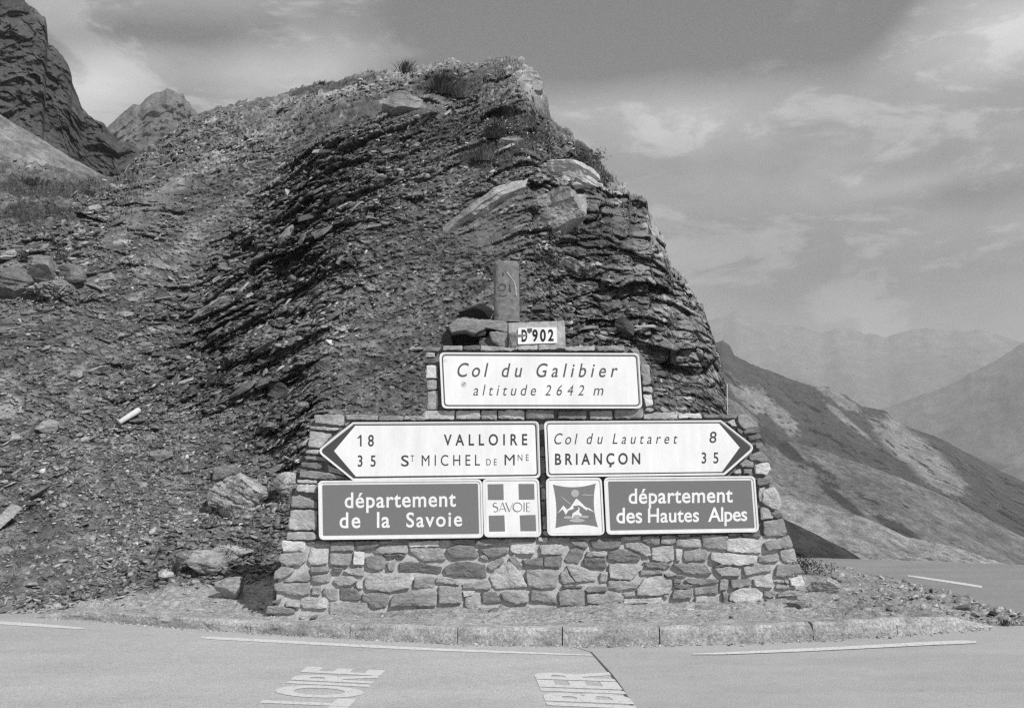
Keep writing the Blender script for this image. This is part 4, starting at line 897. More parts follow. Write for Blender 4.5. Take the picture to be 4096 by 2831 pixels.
groove([(2012, 1090), (2014, 1104)], 1.8, 'carving', M_GROOVE)
groove([(2030, 1088), (2036, 1100), (2050, 1115), (2060, 1135), (2064, 1160), (2065, 1182)], 2.6, 'lime_streak', simple('lime_streak', .4, .95, .3, 50))

# ------------------------------------------------------------------ signs
def inset(poly, d):
    p = np.array(poly, float); n = len(p); A2 = sum(p[i][0] * p[(i + 1) % n][1] - p[(i + 1) % n][0] * p[i][1] for i in range(n)); sg_ = 1 if A2 > 0 else -1
    out = []
    ds = d if hasattr(d, '__len__') else [d] * n
    L = []
    for i in range(n):
        a, b = p[i], p[(i + 1) % n]; e = (b - a) / np.linalg.norm(b - a); nn = np.array([-e[1], e[0]]) * sg_; L.append((a + nn * ds[i], e))
    for i in range(n):
        (a, e), (b, g) = L[i - 1], L[i]; M2 = np.array([e, -g]).T; s_ = np.linalg.solve(M2, b - a); out.append(a + e * s_[0])
    return np.array(out)
def rounded(poly, r, seg=6):
    p = np.array(poly, float); n = len(p); out = []
    rs = r if hasattr(r, '__len__') else [r] * n
    for i in range(n):
        a, b, c = p[i - 1], p[i], p[(i + 1) % n]; r_ = rs[i]
        if r_ <= 0: out.append(b); continue
        u = (a - b) / np.linalg.norm(a - b); v = (c - b) / np.linalg.norm(c - b); ang = math.acos(np.clip(u @ v, -1, 1)); tl = r_ / math.tan(ang / 2)
        q0, q1 = b + u * tl, b + v * tl
        for k in range(seg + 1):
            t_ = k / seg; out.append((1 - t_) ** 2 * q0 + 2 * t_ * (1 - t_) * (b * .92 + .04 * (q0 + q1)) + t_ * t_ * q1)
    return np.array(out)
SO = .075   # sign face distance in front of the wall
def sheet(name, poly, off, mat, parent):
    p = np.array(poly, float)
    A2 = np.sum(p[:, 0] * np.roll(p[:, 1], -1) - np.roll(p[:, 0], -1) * p[:, 1])
    f = list(range(len(p))); f = f[::-1] if A2 > 0 else f
    return link(name, wp(p[:, 0], p[:, 1], off), [f], mat, parent)
def plate(name, poly, off, thick, mat, parent, lip=0.0, lipw=5.0, inner=None):
    """solid panel with a proud rim"""
    p = np.array(poly, float); n = len(p); q = np.array(inner, float) if inner is not None else None
    V = [wp(p[:, 0], p[:, 1], off - thick), wp(p[:, 0], p[:, 1], off + lip)]; 
    c = p.mean(0)
    f = [list(range(n)), ] + [(k, n + k, n + (k + 1) % n, (k + 1) % n) for k in range(n)]
    if q is not None:
        V += [wp(q[:, 0], q[:, 1], off + lip), wp(q[:, 0], q[:, 1], off)]
        f += [(n + k, 2 * n + k, 2 * n + (k + 1) % n, n + (k + 1) % n) for k in range(n)] + [(2 * n + k, 3 * n + k, 3 * n + (k + 1) % n, 2 * n + (k + 1) % n) for k in range(n)] + [list(range(3 * n, 4 * n))]
    else: f.append(list(range(n, 2 * n)))
    return link(name, np.concatenate(V), f, mat, parent)
def put_text(s, x0, x1, y0, y1, cap, parent, mat, off, italic=0.0, weight=0.0, cond=.85, ref='cap', name='lettering', dy_top=None):
    """x0..x1 pixel extent, y0/y1 baseline at the left/right end, cap: pixel height of capitals / ascenders"""
    H = CAPH if ref == 'cap' else (ASC if ref == 'asc' else text_mesh('x')[0][:, 1].max())
    w1 = np.ptp(text_mesh(s, 1.0, italic, weight)[0][:, 0]); spc = 1.0
    if len(s) > 1:
        w2 = np.ptp(text_mesh(s, 1.5, italic, weight)[0][:, 0]); target = (x1 - x0) / (cap / H * cond)
        spc = float(np.clip(1 + (target - w1) / (w2 - w1) * .5, .75, 3.0))
    v, f = text_mesh(s, spc, italic, weight)
    u = (v[:, 0] - v[:, 0].min()) / np.ptp(v[:, 0]); x = x0 + u * (x1 - x0); y = (y0 + (y1 - y0) * u) - v[:, 1] / H * cap
    # one object per letter: connected pieces, with dots and accents joined to the letter they stand over
    par = list(range(len(v)))
    def find(a):
        while par[a] != a: par[a] = par[par[a]]; a = par[a]
        return a
    for q in f:
        for b in q[1:]: par[find(q[0])] = find(b)
    comp = {}
    for q in f: comp.setdefault(find(q[0]), []).append(q)
    groups = []
    sh = v[:, 0] - italic * v[:, 1]
    for c in sorted(comp.values(), key=lambda c: sh[[i for q in c for i in q]].min()):
        ids = [i for q in c for i in q]; lo, hi = sh[ids].min(), sh[ids].max()
        if groups and lo < groups[-1][1] - .25 * (hi - lo): groups[-1][0].extend(c); groups[-1][1] = max(groups[-1][1], hi)
        else: groups.append([list(c), hi])
    for g_, _ in groups:
        ids = sorted({i for q in g_ for i in q}); mp = {i: k for k, i in enumerate(ids)}
        link('letter', wp(x[ids], y[ids], off), [tuple(mp[i] for i in q) for q in g_], mat, parent)
def cr(pts, ox, oy, sc): return [(a / sc + ox, b / sc + oy) for a, b in pts]
def sign(name, px, label):
    o = empty(name, wp(px[0], px[1], SO)); return tag(o, label, 'sign')
# main sign
s1 = sign('name_sign', (2163, 1633), 'white rectangular sign with dark border reading Col du Galibier altitude 2642 m')
Q1 = [(1757, 1409), (2556, 1412), (2570, 1633), (1768, 1633)]
plate('panel', rounded(Q1, 20), SO, .03, M_WHITE2, s1, .006, 5, rounded(inset(Q1, 6), 16))
sheet('border_line', rounded(inset(Q1, 9), 15), SO + .0025, M_PRINT, s1); f1 = sheet('face', rounded(inset(Q1, 14), 12), SO + .005, M_WHITE, s1)
f6 = lambda x, y: (x / 2.199 + 1650, y / 2.199 + 1200)
for s_, a, b, y, cp_, rf_ in [('Col', 395, 668, 674, 120, 'cap'), ('du', 785, 967, 676, 120, 'asc'), ('Galibier', 1090, 1806, 676, 118, 'cap'), ('altitude', 535, 1087, 838, 94, 'asc'), ('2642', 1165, 1510, 838, 90, 'cap'), ('m', 1590, 1680, 838, 62, 'x')]:
    (xa, ya), (xb, _) = f6(a, y), f6(b, y); put_text(s_, xa, xb, ya, ya, cp_ / 2.199, f1, M_PRINT, SO + .0065, .24, .006 if y < 700 else .0, .82, rf_)
def disc(px, py, r, mat, par, off, name):
    return sheet(name, [(px + r * math.cos(a), py + r * math.sin(a)) for a in np.linspace(0, 2 * PI, 20, endpoint=False)], off, mat, par)
disc(1855, 1537, 11, M_STICK, s1, SO + .0065, 'sticker'); sheet('sticker_mark', [(1849, 1541), (1860, 1528), (1862, 1530), (1851, 1543)], SO + .0075, M_GREYL, s1); disc(1781, 1441, 8, simple('faded_sticker', .7, .6, .03), s1, SO + .0065, 'sticker')
# arrow signs
s2 = sign('arrow_sign', (1780, 1915), 'white arrow sign pointing left reading 18 Valloire and 35 St Michel de Mne')
Q2 = [(1411, 1688), (2155, 1684), (2162, 1911), (1411, 1921), (1266, 1803)]
plate('panel', rounded(Q2, [12, 18, 18, 12, 22]), SO, .03, M_WHITE2, s2, .006, 5, rounded(inset(Q2, 5), [10, 14, 14, 10, 18]))
sheet('border_line', rounded(inset(Q2, 9), [3, 13, 13, 3, 14]), SO + .0025, M_DARK, s2)
f2_ = sheet('face', rounded([(1421, 1702), (2140, 1698), (2147, 1897), (1423, 1905), (1336, 1803)], [0, 10, 10, 0, 0]), SO + .005, M_WHITE, s2)
for s_, a, b, y, y2, cp_, wt in [('18', 245, 395, 336, 336, 120, .012), ('35', 220, 415, 556, 556, 118, .012), ('VALLOIRE', 1155, 2062, 328, 322, 116, .018), ('S', 692, 775, 553, 553, 116, .01), ('T', 795, 832, 505, 505, 70, 0), ('MICHEL', 915, 1548, 550, 545, 116, 0), ('DE', 1618, 1730, 543, 542, 68, -.004), ('M', 1815, 1925, 543, 543, 116, 0), ('NE', 1958, 2078, 495, 494, 70, -.004)]:
    put_text(s_, a / 2.716 + 1350, b / 2.716 + 1350, y / 2.716 + 1660, y2 / 2.716 + 1660, cp_ / 2.716, f2_, M_DARK, SO + .0065, 0, wt, .78)
sheet('letter', [(x / 2.716 + 1350, y / 2.716 + 1660) for x, y in [(246, 217), (246, 240), (222, 258), (218, 244)]], SO + .0063, M_DARK, f2_)
s3 = sign('arrow_sign', (2600, 1900), 'white arrow sign pointing right reading Col du Lautaret 8 and Briançon 35')
Q3 = [(2176, 1684), (2884, 1680), (3023, 1790), (2899, 1899), (2186, 1908)]
plate('panel', rounded(Q3, [18, 12, 22, 12, 18]), SO, .03, M_WHITE2, s3, .006, 5, rounded(inset(Q3, 5), [14, 10, 18, 10, 14]))
sheet('border_line', rounded(inset(Q3, 9), [13, 3, 14, 3, 13]), SO + .0025, M_DARK, s3)
f3_ = sheet('face', rounded([(2189, 1697), (2876, 1693), (2959, 1789), (2888, 1886), (2198, 1894)], [10, 0, 0, 0, 10]), SO + .005, M_WHITE, s3)
for s_, a, b, y, y2, cp_, wt, it, rf_ in [('Col', 172, 412, 297, 297, 110, 0, .24, 'cap'), ('du', 505, 672, 295, 294, 110, 0, .24, 'asc'), ('Lautaret', 770, 1437, 294, 291, 106, 0, .24, 'cap'), ('8', 1765, 1838, 282, 282, 112, .006, .08, 'cap'), ('BRIANÇON', 180, 1055, 507, 500, 110, .02, 0, 'cap'), ('35', 1685, 1857, 492, 491, 108, .012, 0, 'cap')]:
    put_text(s_, a / 2.566 + 2150, b / 2.566 + 2150, y / 2.566 + 1660, y2 / 2.566 + 1660, cp_ / 2.566, f3_, M_DARK, SO + .0065, it, wt, .78, rf_)
# department signs
def dept(name, quad, label, texts, ox, oy, sc):
    s_ = sign(name, ((quad[2][0] + quad[3][0]) / 2, (quad[2][1] + quad[3][1]) / 2), label)
    plate('panel', rounded(quad, 20), SO, .03, M_WHITE2, s_, .008, 5, rounded(inset(quad, 7), 15))
    fc_ = sheet('face', rounded(inset(quad, 17), 4), SO + .003, M_GREYP, s_)
    for t_, a, b, y, y2, cp_, rf_ in texts:
        put_text(t_, a / sc + ox, b / sc + ox, y / sc + oy, y2 / sc + oy, cp_ / sc, fc_, M_WHITE, SO + .0045, 0, .016, .9, rf_)
    return s_
dept('department_sign', [(1272, 1922), (1928, 1916), (1934, 2150), (1276, 2158)], 'dark sign with white frame reading département de la Savoie', [('département', 190, 800, 178, 170, 82, 'asc'), ('de', 162, 276, 288, 287, 83, 'asc'), ('la', 367, 438, 286, 285, 83, 'asc'), ('Savoie', 528, 834, 284, 277, 78, 'cap')], 1240, 1900, 1.3708)
dept('department_sign', [(2415, 1908), (3020, 1903), (3037, 2127), (2426, 2137)], 'dark sign with white frame reading département des Hautes Alpes', [('département', 505, 1082, 184, 176, 81, 'asc'), ('des', 437, 580, 292, 290, 82, 'asc'), ('Hautes', 612, 895, 289, 284, 76, 'cap'), ('Alpes', 945, 1162, 284, 279, 76, 'cap')], 2150, 1880, 1.3853)
s6 = sign('emblem_sign', (2048, 2146), 'white square sign with cross between four grey squares reading Savoie')
k7 = lambda l: cr(l, 1900, 1850, 3.848)
Q6 = k7([(112, 247), (985, 242), (1022, 1140), (140, 1145)])
plate('panel', rounded(Q6, 20), SO, .03, M_WHITE2, s6, .008, 5, rounded(inset(Q6, 7), 15)); sheet('face', rounded(inset(Q6, 10), 12), SO + .0025, M_WHITE, s6)
for q in ([(195, 330), (437, 327), (443, 570), (202, 570)], [(670, 325), (910, 325), (917, 563), (678, 566)], [(212, 812), (452, 808), (463, 1053), (220, 1057)], [(690, 808), (932, 802), (943, 1048), (702, 1050)]):
    sheet('emblem_square', k7(q), SO + .005, M_GREYL, s6)
def strokes(lst, par, mat, off, name='letter_stroke'):
    if len(lst) > 1:
        for q in lst: strokes([q], par, mat, off, name)
        return
    V = []; f = []
    for pts, w0, w1 in lst:
        p = np.array(k7(pts), float); n = len(p); t_ = np.gradient(p, axis=0); t_ /= np.linalg.norm(t_, axis=1, keepdims=True) + 1e-9; nn = np.stack([-t_[:, 1], t_[:, 0]], -1)
        ww = np.interp(np.linspace(0, 1, n), [0, .5, 1], [w0, w1, w0])[:, None] / 3.848; a = p + nn * ww; b = p - nn * ww; base = len(V)
        V += list(wp(a[:, 0], a[:, 1], off)) + list(wp(b[:, 0], b[:, 1], off)); f += [(base + k, base + k + 1, base + n + k + 1, base + n + k) for k in range(n - 1)]
    return link(name, np.array(V), f, mat, par)
arc = lambda cx_, cy_, rx, ry, a0, a1, n=18: [(cx_ + rx * math.cos(math.radians(a)), cy_ + ry * math.sin(math.radians(a))) for a in np.linspace(a0, a1, n)]
strokes([(arc(312, 648, 30, 32, -40, -230, 14) + arc(316, 716, 36, 38, -80, 140, 14), 3, 9), ([(370, 752), (425, 612)], 2.5, 2.5), ([(425, 612), (478, 750)], 6, 7), ([(388, 712), (460, 710)], 2.5, 2.5),
         ([(475, 612), (530, 752)], 6, 7), ([(530, 752), (585, 612)], 2.5, 2.5), (arc(655, 682, 68, 68, 0, 360, 30), 4, 7), ([(757, 612), (757, 750)], 6, 6), ([(797, 612), (797, 750)], 6, 6), ([(797, 614), (848, 614)], 2.5, 2.5), ([(797, 682), (838, 680)], 2.5, 2.5), ([(797, 749), (852, 748)], 2.5, 2.5)], s6, M_GREYP, SO + .006)
s7 = sign('emblem_sign', (2300, 2140), 'white square sign with grey emblem of a snowy mountain, sun and winding path')
Q7 = k7([(1090, 233), (1950, 228), (1998, 1112), (1115, 1122)])
plate('panel', rounded(Q7, 20), SO, .03, M_WHITE2, s7, .008, 5, rounded(inset(Q7, 7), 15)); sheet('face', rounded(inset(Q7, 10), 12), SO + .0025, M_WHITE, s7)
def bez(a, m, b, n=10): return [((1 - t_) ** 2 * a[0] + 2 * t_ * (1 - t_) * m[0] + t_ * t_ * b[0], (1 - t_) ** 2 * a[1] + 2 * t_ * (1 - t_) * m[1] + t_ * t_ * b[1]) for t_ in np.linspace(0, 1, n, endpoint=False)]
sheet('emblem_field', k7(bez((1200, 335), (1530, 425), (1858, 318)) + bez((1858, 318), (1785, 660), (1892, 988)) + bez((1892, 988), (1570, 900), (1238, 1003)) + bez((1238, 1003), (1285, 690), (1200, 335))), SO + .0045, M_GREYL, s7)
sheet('emblem_shade', k7([(1262, 785), (1345, 715), (1395, 800), (1480, 740), (1510, 800), (1620, 760), (1835, 770), (1850, 840), (1750, 860), (1250, 850)]), SO + .0052, M_GREYP, s7)
disc(*k7([(1540, 470)])[0], 15.5, M_PALE, s7, SO + .0058, 'emblem_sun')
sheet('emblem_mountain', k7([(1268, 782), (1360, 655), (1418, 722), (1465, 690), (1560, 548), (1610, 590), (1700, 680), (1760, 700), (1845, 765), (1800, 745), (1725, 712), (1718, 735), (1640, 675), (1600, 655), (1510, 665), (1520, 710), (1440, 732), (1395, 800), (1375, 755), (1345, 715)]), SO + .0062, M_WHITE, s7)
sheet('emblem_path', k7([(1580, 672), (1612, 700), (1604, 760), (1650, 800), (1600, 850), (1488, 852), (1502, 780), (1562, 740), (1598, 710)]), SO + .0066, M_WHITE, s7)
for cx_, cy_, rx, ry in [(1430, 842, 66, 24), (1690, 832, 66, 22), (1570, 830, 60, 30), (1570, 888, 120, 30)]:
    sheet('emblem_cloud', k7(arc(cx_, cy_, rx, ry, 0, 342, 18)), SO + .0070 + cy_ * 1e-6, M_PALE, s7)
strokes([([(1335, 525), (1470, 638)], 7, 7), ([(1650, 498), (1700, 490), (1750, 500), (1820, 492)], 5, 9)], s7, M_PALE, SO + .0058, 'emblem_streak')
# number plate on the crown
s8 = tag(empty('number_plate', wp(2150, 1375, .02)), 'small chipped white enamel road number plate D 902 on the concrete block', 'plate')
k8 = lambda l: cr(l, 1900, 1020, 3.712)
Q8 = k8([(640, 1080), (1215, 1070), (1218, 1305), (635, 1325)])
plate('panel', rounded(Q8, 6), .022, .02, M_WHITE, s8)
for s_, a, b, y, cp_ in [('D', 692, 775, 1280, 165), ('9', 852, 932, 1277, 165), ('0', 966, 1052, 1275, 165), ('2', 1085, 1168, 1270, 160)]:
    put_text(s_, a / 3.712 + 1900, b / 3.712 + 1900, y / 3.712 + 1020, y / 3.712 + 1020, cp_ / 3.712, s8, M_BLACK, .0245, 0, .03, .75)
sheet('chip', k8([(636, 1180), (760, 1178), (785, 1192), (700, 1212), (640, 1218)]), .026, M_STONE if False else M_GREYL, s8)
sheet('shield_badge', k8([(775, 1090), (845, 1085), (848, 1130), (810, 1162), (780, 1140)]), .0262, M_PRINT, s8)

# ------------------------------------------------------------------ boulders and outcrops
B = boulder
B('rock_outcrop', 1950, 830, 430, 110, 'long pale slanting rock rib climbing right below the hill crest', 'outcrop', .24, (0, -34, 0), 150, 21, 5, rough=.11, strata=.10, sink=.42, cuts=18)
B('rock_outcrop', 2240, 850, 420, 300, 'big pale fractured crag on the upper right of the hill', 'outcrop', .23, (0, -18, 15), 300, 122, 5, rough=.13, strata=.07, sink=.42, cuts=26)
B('rock_outcrop', 2300, 715, 260, 100, 'whitish broken ledge capping the big pale crag', 'outcrop', .36, (0, 16, 0), 180, 23, 5, rough=.12, strata=.14, sink=.36, cuts=18)
B('rock_outcrop', 2130, 350, 110, 190, 'pale upright rock face at the very summit of the hill', 'outcrop', .26, (0, 12, 0), 120, 124, 4, rough=.10, strata=.10, sink=.45, cuts=16)
B('rock_outcrop', 1620, 430, 230, 110, 'smooth grey rock slab with a dark underside below the hill crest', 'outcrop', .20, (0, -12, 10), 160, 24, 4, strata=.06, sink=.3, cuts=20)
B('boulder', 1765, 455, 70, 60, 'dark faced square block just right of the smooth crest slab', tone=.12, seed=25, rot=(0, 10, 0))
B('boulder', 1490, 578, 70, 40, 'white pointed stone below the smooth crest slab', tone=.40, seed=26, rot=(0, -10, 0))
B('boulder', 1345, 800, 150, 55, 'long pale quartz block in the darkest part of the slope', tone=.36, seed=27, rot=(0, -30, 0), sink=0)
B('boulder', 1140, 960, 130, 36, 'narrow pale tilted slab among black rocks at mid slope', tone=.2, seed=28, rot=(0, -52, 0), sink=0)
B('boulder', 1146, 765, 28, 44, 'small white upright stone on the dark slope', tone=.42, seed=29, lvl=3)
B('boulder', 835, 1245, 200, 44, 'long ribbed pale slab above the lower rubble', tone=.2, seed=30, rot=(0, -28, 0), strata=.12, sink=0)
B('boulder', 640, 1190, 90, 80, 'dark wedge shaped rock standing at the left middle of the slope', tone=.09, seed=31, rot=(0, 25, 0))
B('boulder', 170, 1110, 150, 160, 'large angular block with shaded left face, lowest of the left outcrop', tone=.15, seed=32, rot=(0, 20, 25), lvl=5, sink=.3, cuts=12)
B('boulder', 280, 1105, 110, 80, 'blunt block right beside the large angular left block', tone=.12, seed=33, rot=(0, 8, -15), cuts=8)
B('boulder', 60, 1130, 110, 150, 'upright jointed rock at the left edge of the slope', tone=.13, seed=34, rot=(0, 5, 0), strata=.12)
B('boulder', 430, 1110, 90, 40, 'small block with a black gap under it right of the left outcrop', tone=.22, seed=35, rot=(0, -8, 0))
B('boulder', 400, 1485, 110, 34, 'flat pale rectangular stone on the lower left slope', tone=.25, seed=36, rot=(0, -8, 0))
B('boulder', 300, 1500, 60, 40, 'small squarish stone left of the flat pale one', tone=.2, seed=37)
B('boulder', 190, 1712, 80, 60, 'light round stone low on the left slope', tone=.25, seed=38)
B('boulder', 60, 1745, 70, 44, 'pale stone near the left edge of the photo', tone=.27, seed=39)
B('boulder', 1115, 1570, 90, 150, 'dark leaning rock above the left end of the wall', tone=.06, seed=40, rot=(0, 25, 0), strata=.1)
B('boulder', 1290, 1470, 90, 70, 'dark jagged rock jutting out behind the arrow sign', tone=.07, seed=41, rot=(0, 30, 0), strata=.1)
B('boulder', 900, 1895, 130, 90, 'smooth rounded rock above the veined boulder', tone=.15, seed=42, rot=(0, -25, 0), sink=.2)
B('veined_boulder', 965, 1985, 230, 240, 'large grey boulder covered in white veins left of the wall', tone=.16, seed=43, rot=(0, 20, 0), depth=190, lvl=5, mat=M_VEIN, strata=.10, sink=-.25, rough=.10, cuts=16)
B('veined_boulder', 1145, 1935, 90, 110, 'smaller white veined boulder touching the wall above a black hollow', tone=.2, seed=44, rot=(0, 15, 0), depth=150, mat=M_VEIN, sink=-.3, cuts=10)
B('boulder', 640, 1825, 90, 50, 'thin broken slab pile stone left of the rounded rock', tone=.2, seed=45)
B('boulder', 1905, 1250, 130, 74, 'near black rounded shape added as the shadow patch beside the foot of the stone pillar', tone=.022, seed=60, depth=60, sink=0, cuts=6, rough=.03)  # added near-black shape that stands in for the pillar's shadow patch
B('boulder', 2290, 1060, 150, 90, 'pale lumpy rock at the right above the stone pillar', tone=.26, seed=46, rot=(0, 25, 0), strata=.08)
B('boulder', 2500, 1310, 110, 80, 'dark grey rock right of the number plate block', tone=.07, seed=47, rot=(0, 25, 0))
B('boulder', 2150, 1640, 40, 30, 'small rock behind the name sign', tone=.1, seed=48) if False else None
gb = lambda x, y: verge_at(x, y)
B('boulder', 0, 0, 200, 112, 'flat pale boulder with shaded underside, left one of the touching pair', tone=.24, seed=49, rot=(0, 4, -10), depth=120, at=gb(792, 2280) + np.array([0, .1, .12]), strata=.07, sink=.3)
B('boulder', 0, 0, 220, 72, 'long flat pale boulder, right one of the touching pair', tone=.25, seed=50, rot=(0, 5, 10), depth=120, at=gb(905, 2262) + np.array([0, .3, .14]), strata=.07, sink=.3)
B('boulder', 0, 0, 120, 120, 'pointed upright grey stone at the edge of the wall shadow', tone=.24, seed=51, rot=(0, 12, 20), depth=70, at=gb(925, 2395) + np.array([0, .05, .12]), strata=.03, sink=.3, cuts=10)
B('boulder', 0, 0, 120, 80, 'jagged pale rock alone on the lower left scree', tone=.26, seed=52, rot=(0, 10, 20), depth=80, at=gb(360, 2300) + np.array([0, 0.1, .22]), strata=.08, sink=.3, cuts=9)
B('boulder', 0, 0, 70, 36, 'small pale stone between the scree and the kerb', tone=.3, seed=53, at=gb(655, 2325) + np.array([0, 0, .05]))
B('boulder', 0, 0, 130, 70, 'pale lumpy stone at the right foot of the wall', tone=.30, seed=54, rot=(0, 12, 0), depth=80, at=gb(3290, 2365) + np.array([0, 0, .06]), strata=.06)
B('boulder', 0, 0, 90, 40, 'dark half buried stone at the wall bottom right corner', tone=.11, seed=55, at=gb(3200, 2425) + np.array([0, 0, .01]))
B('boulder', 0, 0, 70, 32, 'flat grey stone on the verge under the far road line', tone=.2, seed=56, at=gb(3840, 2412) + np.array([0, 0, .02]))
B('boulder', 0, 0, 36, 22, 'black little stone near the right end of the kerb', tone=.03, seed=57, at=gb(3968, 2462) + np.array([0, 0, .02]), lvl=3)
B('boulder', 0, 0, 46, 30, 'small dark stone behind the kerb right end', tone=.10, seed=58, at=gb(3850, 2440) + np.array([0, 0, .03]), lvl=3)
# heaps of broken slabs: many countable stones in the rubble under the rocks, as parts of the hill
R = np.random.RandomState(77)

# ------------------------------------------------------------------ plants
def blades(name, p, w_, h_, n, mat, seed, label, cat, lean=.5, up=(0, 0, 1), flower=0, width=.006, group=None):
    R = np.random.RandomState(seed); V = []; f = []; root = empty(name, p); tag(root, label, cat, group)
    FV = []; FF = []
    for i in range(n):
        a = R.uniform(0, 2 * PI); r = abs(R.normal(0, .4)); b = p + np.array([math.cos(a) * r * w_ / 2, math.sin(a) * r * w_ / 3, -.01 + .12 * h_ * (1 - min(r, 1))])
        L = h_ * R.uniform(.55, 1.1); d = np.array([math.cos(a) * lean * r + R.normal(0, .18), math.sin(a) * lean * r + R.normal(0, .18), 1.0]); d /= np.linalg.norm(d)
        s_ = np.array([math.cos(a + 1.57), math.sin(a + 1.57), 0]) * width * R.uniform(.6, 1.3); m = b + d * L * .55; dr = np.array([math.cos(a), math.sin(a), -.9]) * L * .22 * lean; e = b + d * L + dr
        k = len(V); V += [b - s_, b + s_, m + s_ * .7, m - s_ * .7, e]; f += [(k, k + 1, k + 2, k + 3), (k + 3, k + 2, k + 4)]
        if flower and R.rand() < flower:
            for _ in range(3):
                c = e + R.normal(0, .010, 3); q = R.normal(0, .013, (3, 3)); k = len(FV); FV += list(c + q); FF.append((k, k + 1, k + 2))
    link('leaves', np.array(V), f, mat, root)
    if FV: link('flower_heads', np.array(FV), FF, M_FLOWER, root)
    return root
def bush(name, p, w_, h_, n, mat, seed, label, cat='shrub', flower=0, leaf=.03, depth=None):
    R = np.random.RandomState(seed); root = empty(name, p); tag(root, label, cat); V = []; f = []; FV = []; FF = []; SV = []; SF = []
    cl_ = R.normal(0, .33, (9, 3)) * np.array([w_, (depth or w_ * .6), h_]); cl_[:, 2] = np.abs(cl_[:, 2]) + h_ * .15
    for c in cl_:
        k = len(SV); SV += [p + np.array([.006, 0, -.02]), p + np.array([-.006, 0, -.02]), p + c]; SF.append((k, k + 1, k + 2))
    for i in range(n):
        c = p + cl_[R.randint(9)] + R.normal(0, .15, 3) * np.array([w_, w_ * .7, h_]); c[2] = max(c[2], p[2] - .02)
        q = R.normal(0, leaf, (3, 3)); k = len(V); V += list(c + q); f.append((k, k + 1, k + 2))
        if flower and R.rand() < flower: q = R.normal(0, .012, (3, 3)) + np.array([0, 0, h_ * .1]); k = len(FV); FV += list(c + q); FF.append((k, k + 1, k + 2))
    link('stems', np.array(SV), SF, mat, root); link('leaves', np.array(V), f, mat, root)
    if FV: link('flower_heads', np.array(FV), FF, M_FLOWER, root)
    return root
def hp(x, y): return hill_at(x, y)[0]
def sc_(p): return px_scale(p)
for i, (x, y, w_, h_, n, mt, lb, fl) in enumerate([
    (1625, 292, 90, 55, 200, M_GRASSD, 'small dark grass tuft on the crest line left of the summit', 0),
    (1770, 385, 130, 100, 500, M_GRASSD, 'big dark grass clump just below the summit', 0),
    (1850, 400, 100, 80, 300, M_GRASS, 'pale dry grass clump right of the big dark clump', 0),
    (1940, 650, 130, 80, 350, M_GRASS, 'drooping dry grass clump above the slanting rock rib', 0),
    (1975, 560, 120, 80, 350, M_GRASSD, 'leafy clump with white flowers under the summit', .12),
    (1290, 345, 70, 25, 120, M_GRASSD, 'low grass tuft on the skyline left part', 0),
    (760, 480, 60, 22, 90, M_GRASSD, 'thin grass tuft low on the left skyline', 0),
    (1480, 305, 90, 22, 120, M_GRASS, 'sparse grass fringe on the skyline at mid crest', 0),
    (2040, 470, 90, 60, 220, M_GRASSD, 'dark tuft with a few pale flowers right of the summit clumps', .08),
    (130, 745, 190, 30, 260, M_GRASSD, 'spread of short grass on the left knoll', 0)]):
    p = hp(x, y); s = sc_(p); blades('grass_tuft', p, w_ * s, h_ * s, n, mt, 800 + i, lb, 'grass', .8, flower=fl, width=.010)
for i, (x, y, w_, h_, n, mt, lb, fl) in enumerate([
    (2060, 560, 130, 70, 700, M_GRASSD, 'round cushion plant full of white flowers under the summit', .2),
    (2210, 612, 150, 70, 900, M_GRASSD, 'white flowering shrub on the right shoulder above the rock mass', .22),
    (2330, 665, 90, 80, 1100, M_GRASSD, 'dark shrub hanging over the right skyline', .0),
    (2420, 740, 80, 60, 500, M_GRASSD, 'dark low shrub below the skyline shrub', 0),
    (2195, 1060, 80, 55, 500, M_GRASSD, 'dark round shrub left of the pale lumpy rock', 0),
    (2330, 1105, 60, 40, 300, M_GRASSD, 'small dark plant under the pale lumpy rock', 0),
    (228, 1045, 50, 70, 400, M_GRASSD, 'dark shrub growing in the cleft of the left outcrop', 0),
    (95, 1050, 26, 50, 200, M_GRASSD, 'narrow dark plant on the jointed rock at the left edge', 0),
    (870, 1530, 120, 50, 500, M_GRASSD, 'low dark shrub at mid slope left of the wall', 0),
    (1880, 1030, 50, 26, 200, M_GRASSD, 'tiny dark plant left above the pillar', 0)]):
    p = hp(x, y); s = sc_(p); bush('alpine_shrub', p, w_ * s, h_ * s, n, mt, 830 + i, lb, 'shrub', fl, .016)
for i, (x, y, w_, h_, n, lb) in enumerate([(3225, 2295, 110, 85, 900, 'dark twiggy shrub at the right end of the wall'), (1000, 2235, 190, 45, 700, 'low dark plants beside the wall in its shadow')]):
    p = verge_at(x, y); s = sc_(p); bush('alpine_shrub', p + np.array([0, .15 if i else 0, .05 if i else .02]), w_ * s, h_ * s, n, M_GRASSD, 860 + i, lb, 'shrub', 0, .011)
for i, (x, y, w_, h_, n, lb) in enumerate([(703, 2302, 26, 95, 60, 'tall thin weed at the left end of the flat boulder'), (4020, 2508, 70, 30, 120, 'small grass tuft at the very end of the kerb'), (3330, 2330, 80, 30, 100, 'wispy tuft between wall foot and far road'), (3720, 2370, 50, 22, 60, 'little tuft among the verge stones at right')]):
    p = verge_at(x, y); s = sc_(p); blades('weed' if i == 0 else 'grass_tuft', p, w_ * s, h_ * s, n, M_GRASSD, 880 + i, lb, 'plant' if i == 0 else 'grass', .5, width=.003)

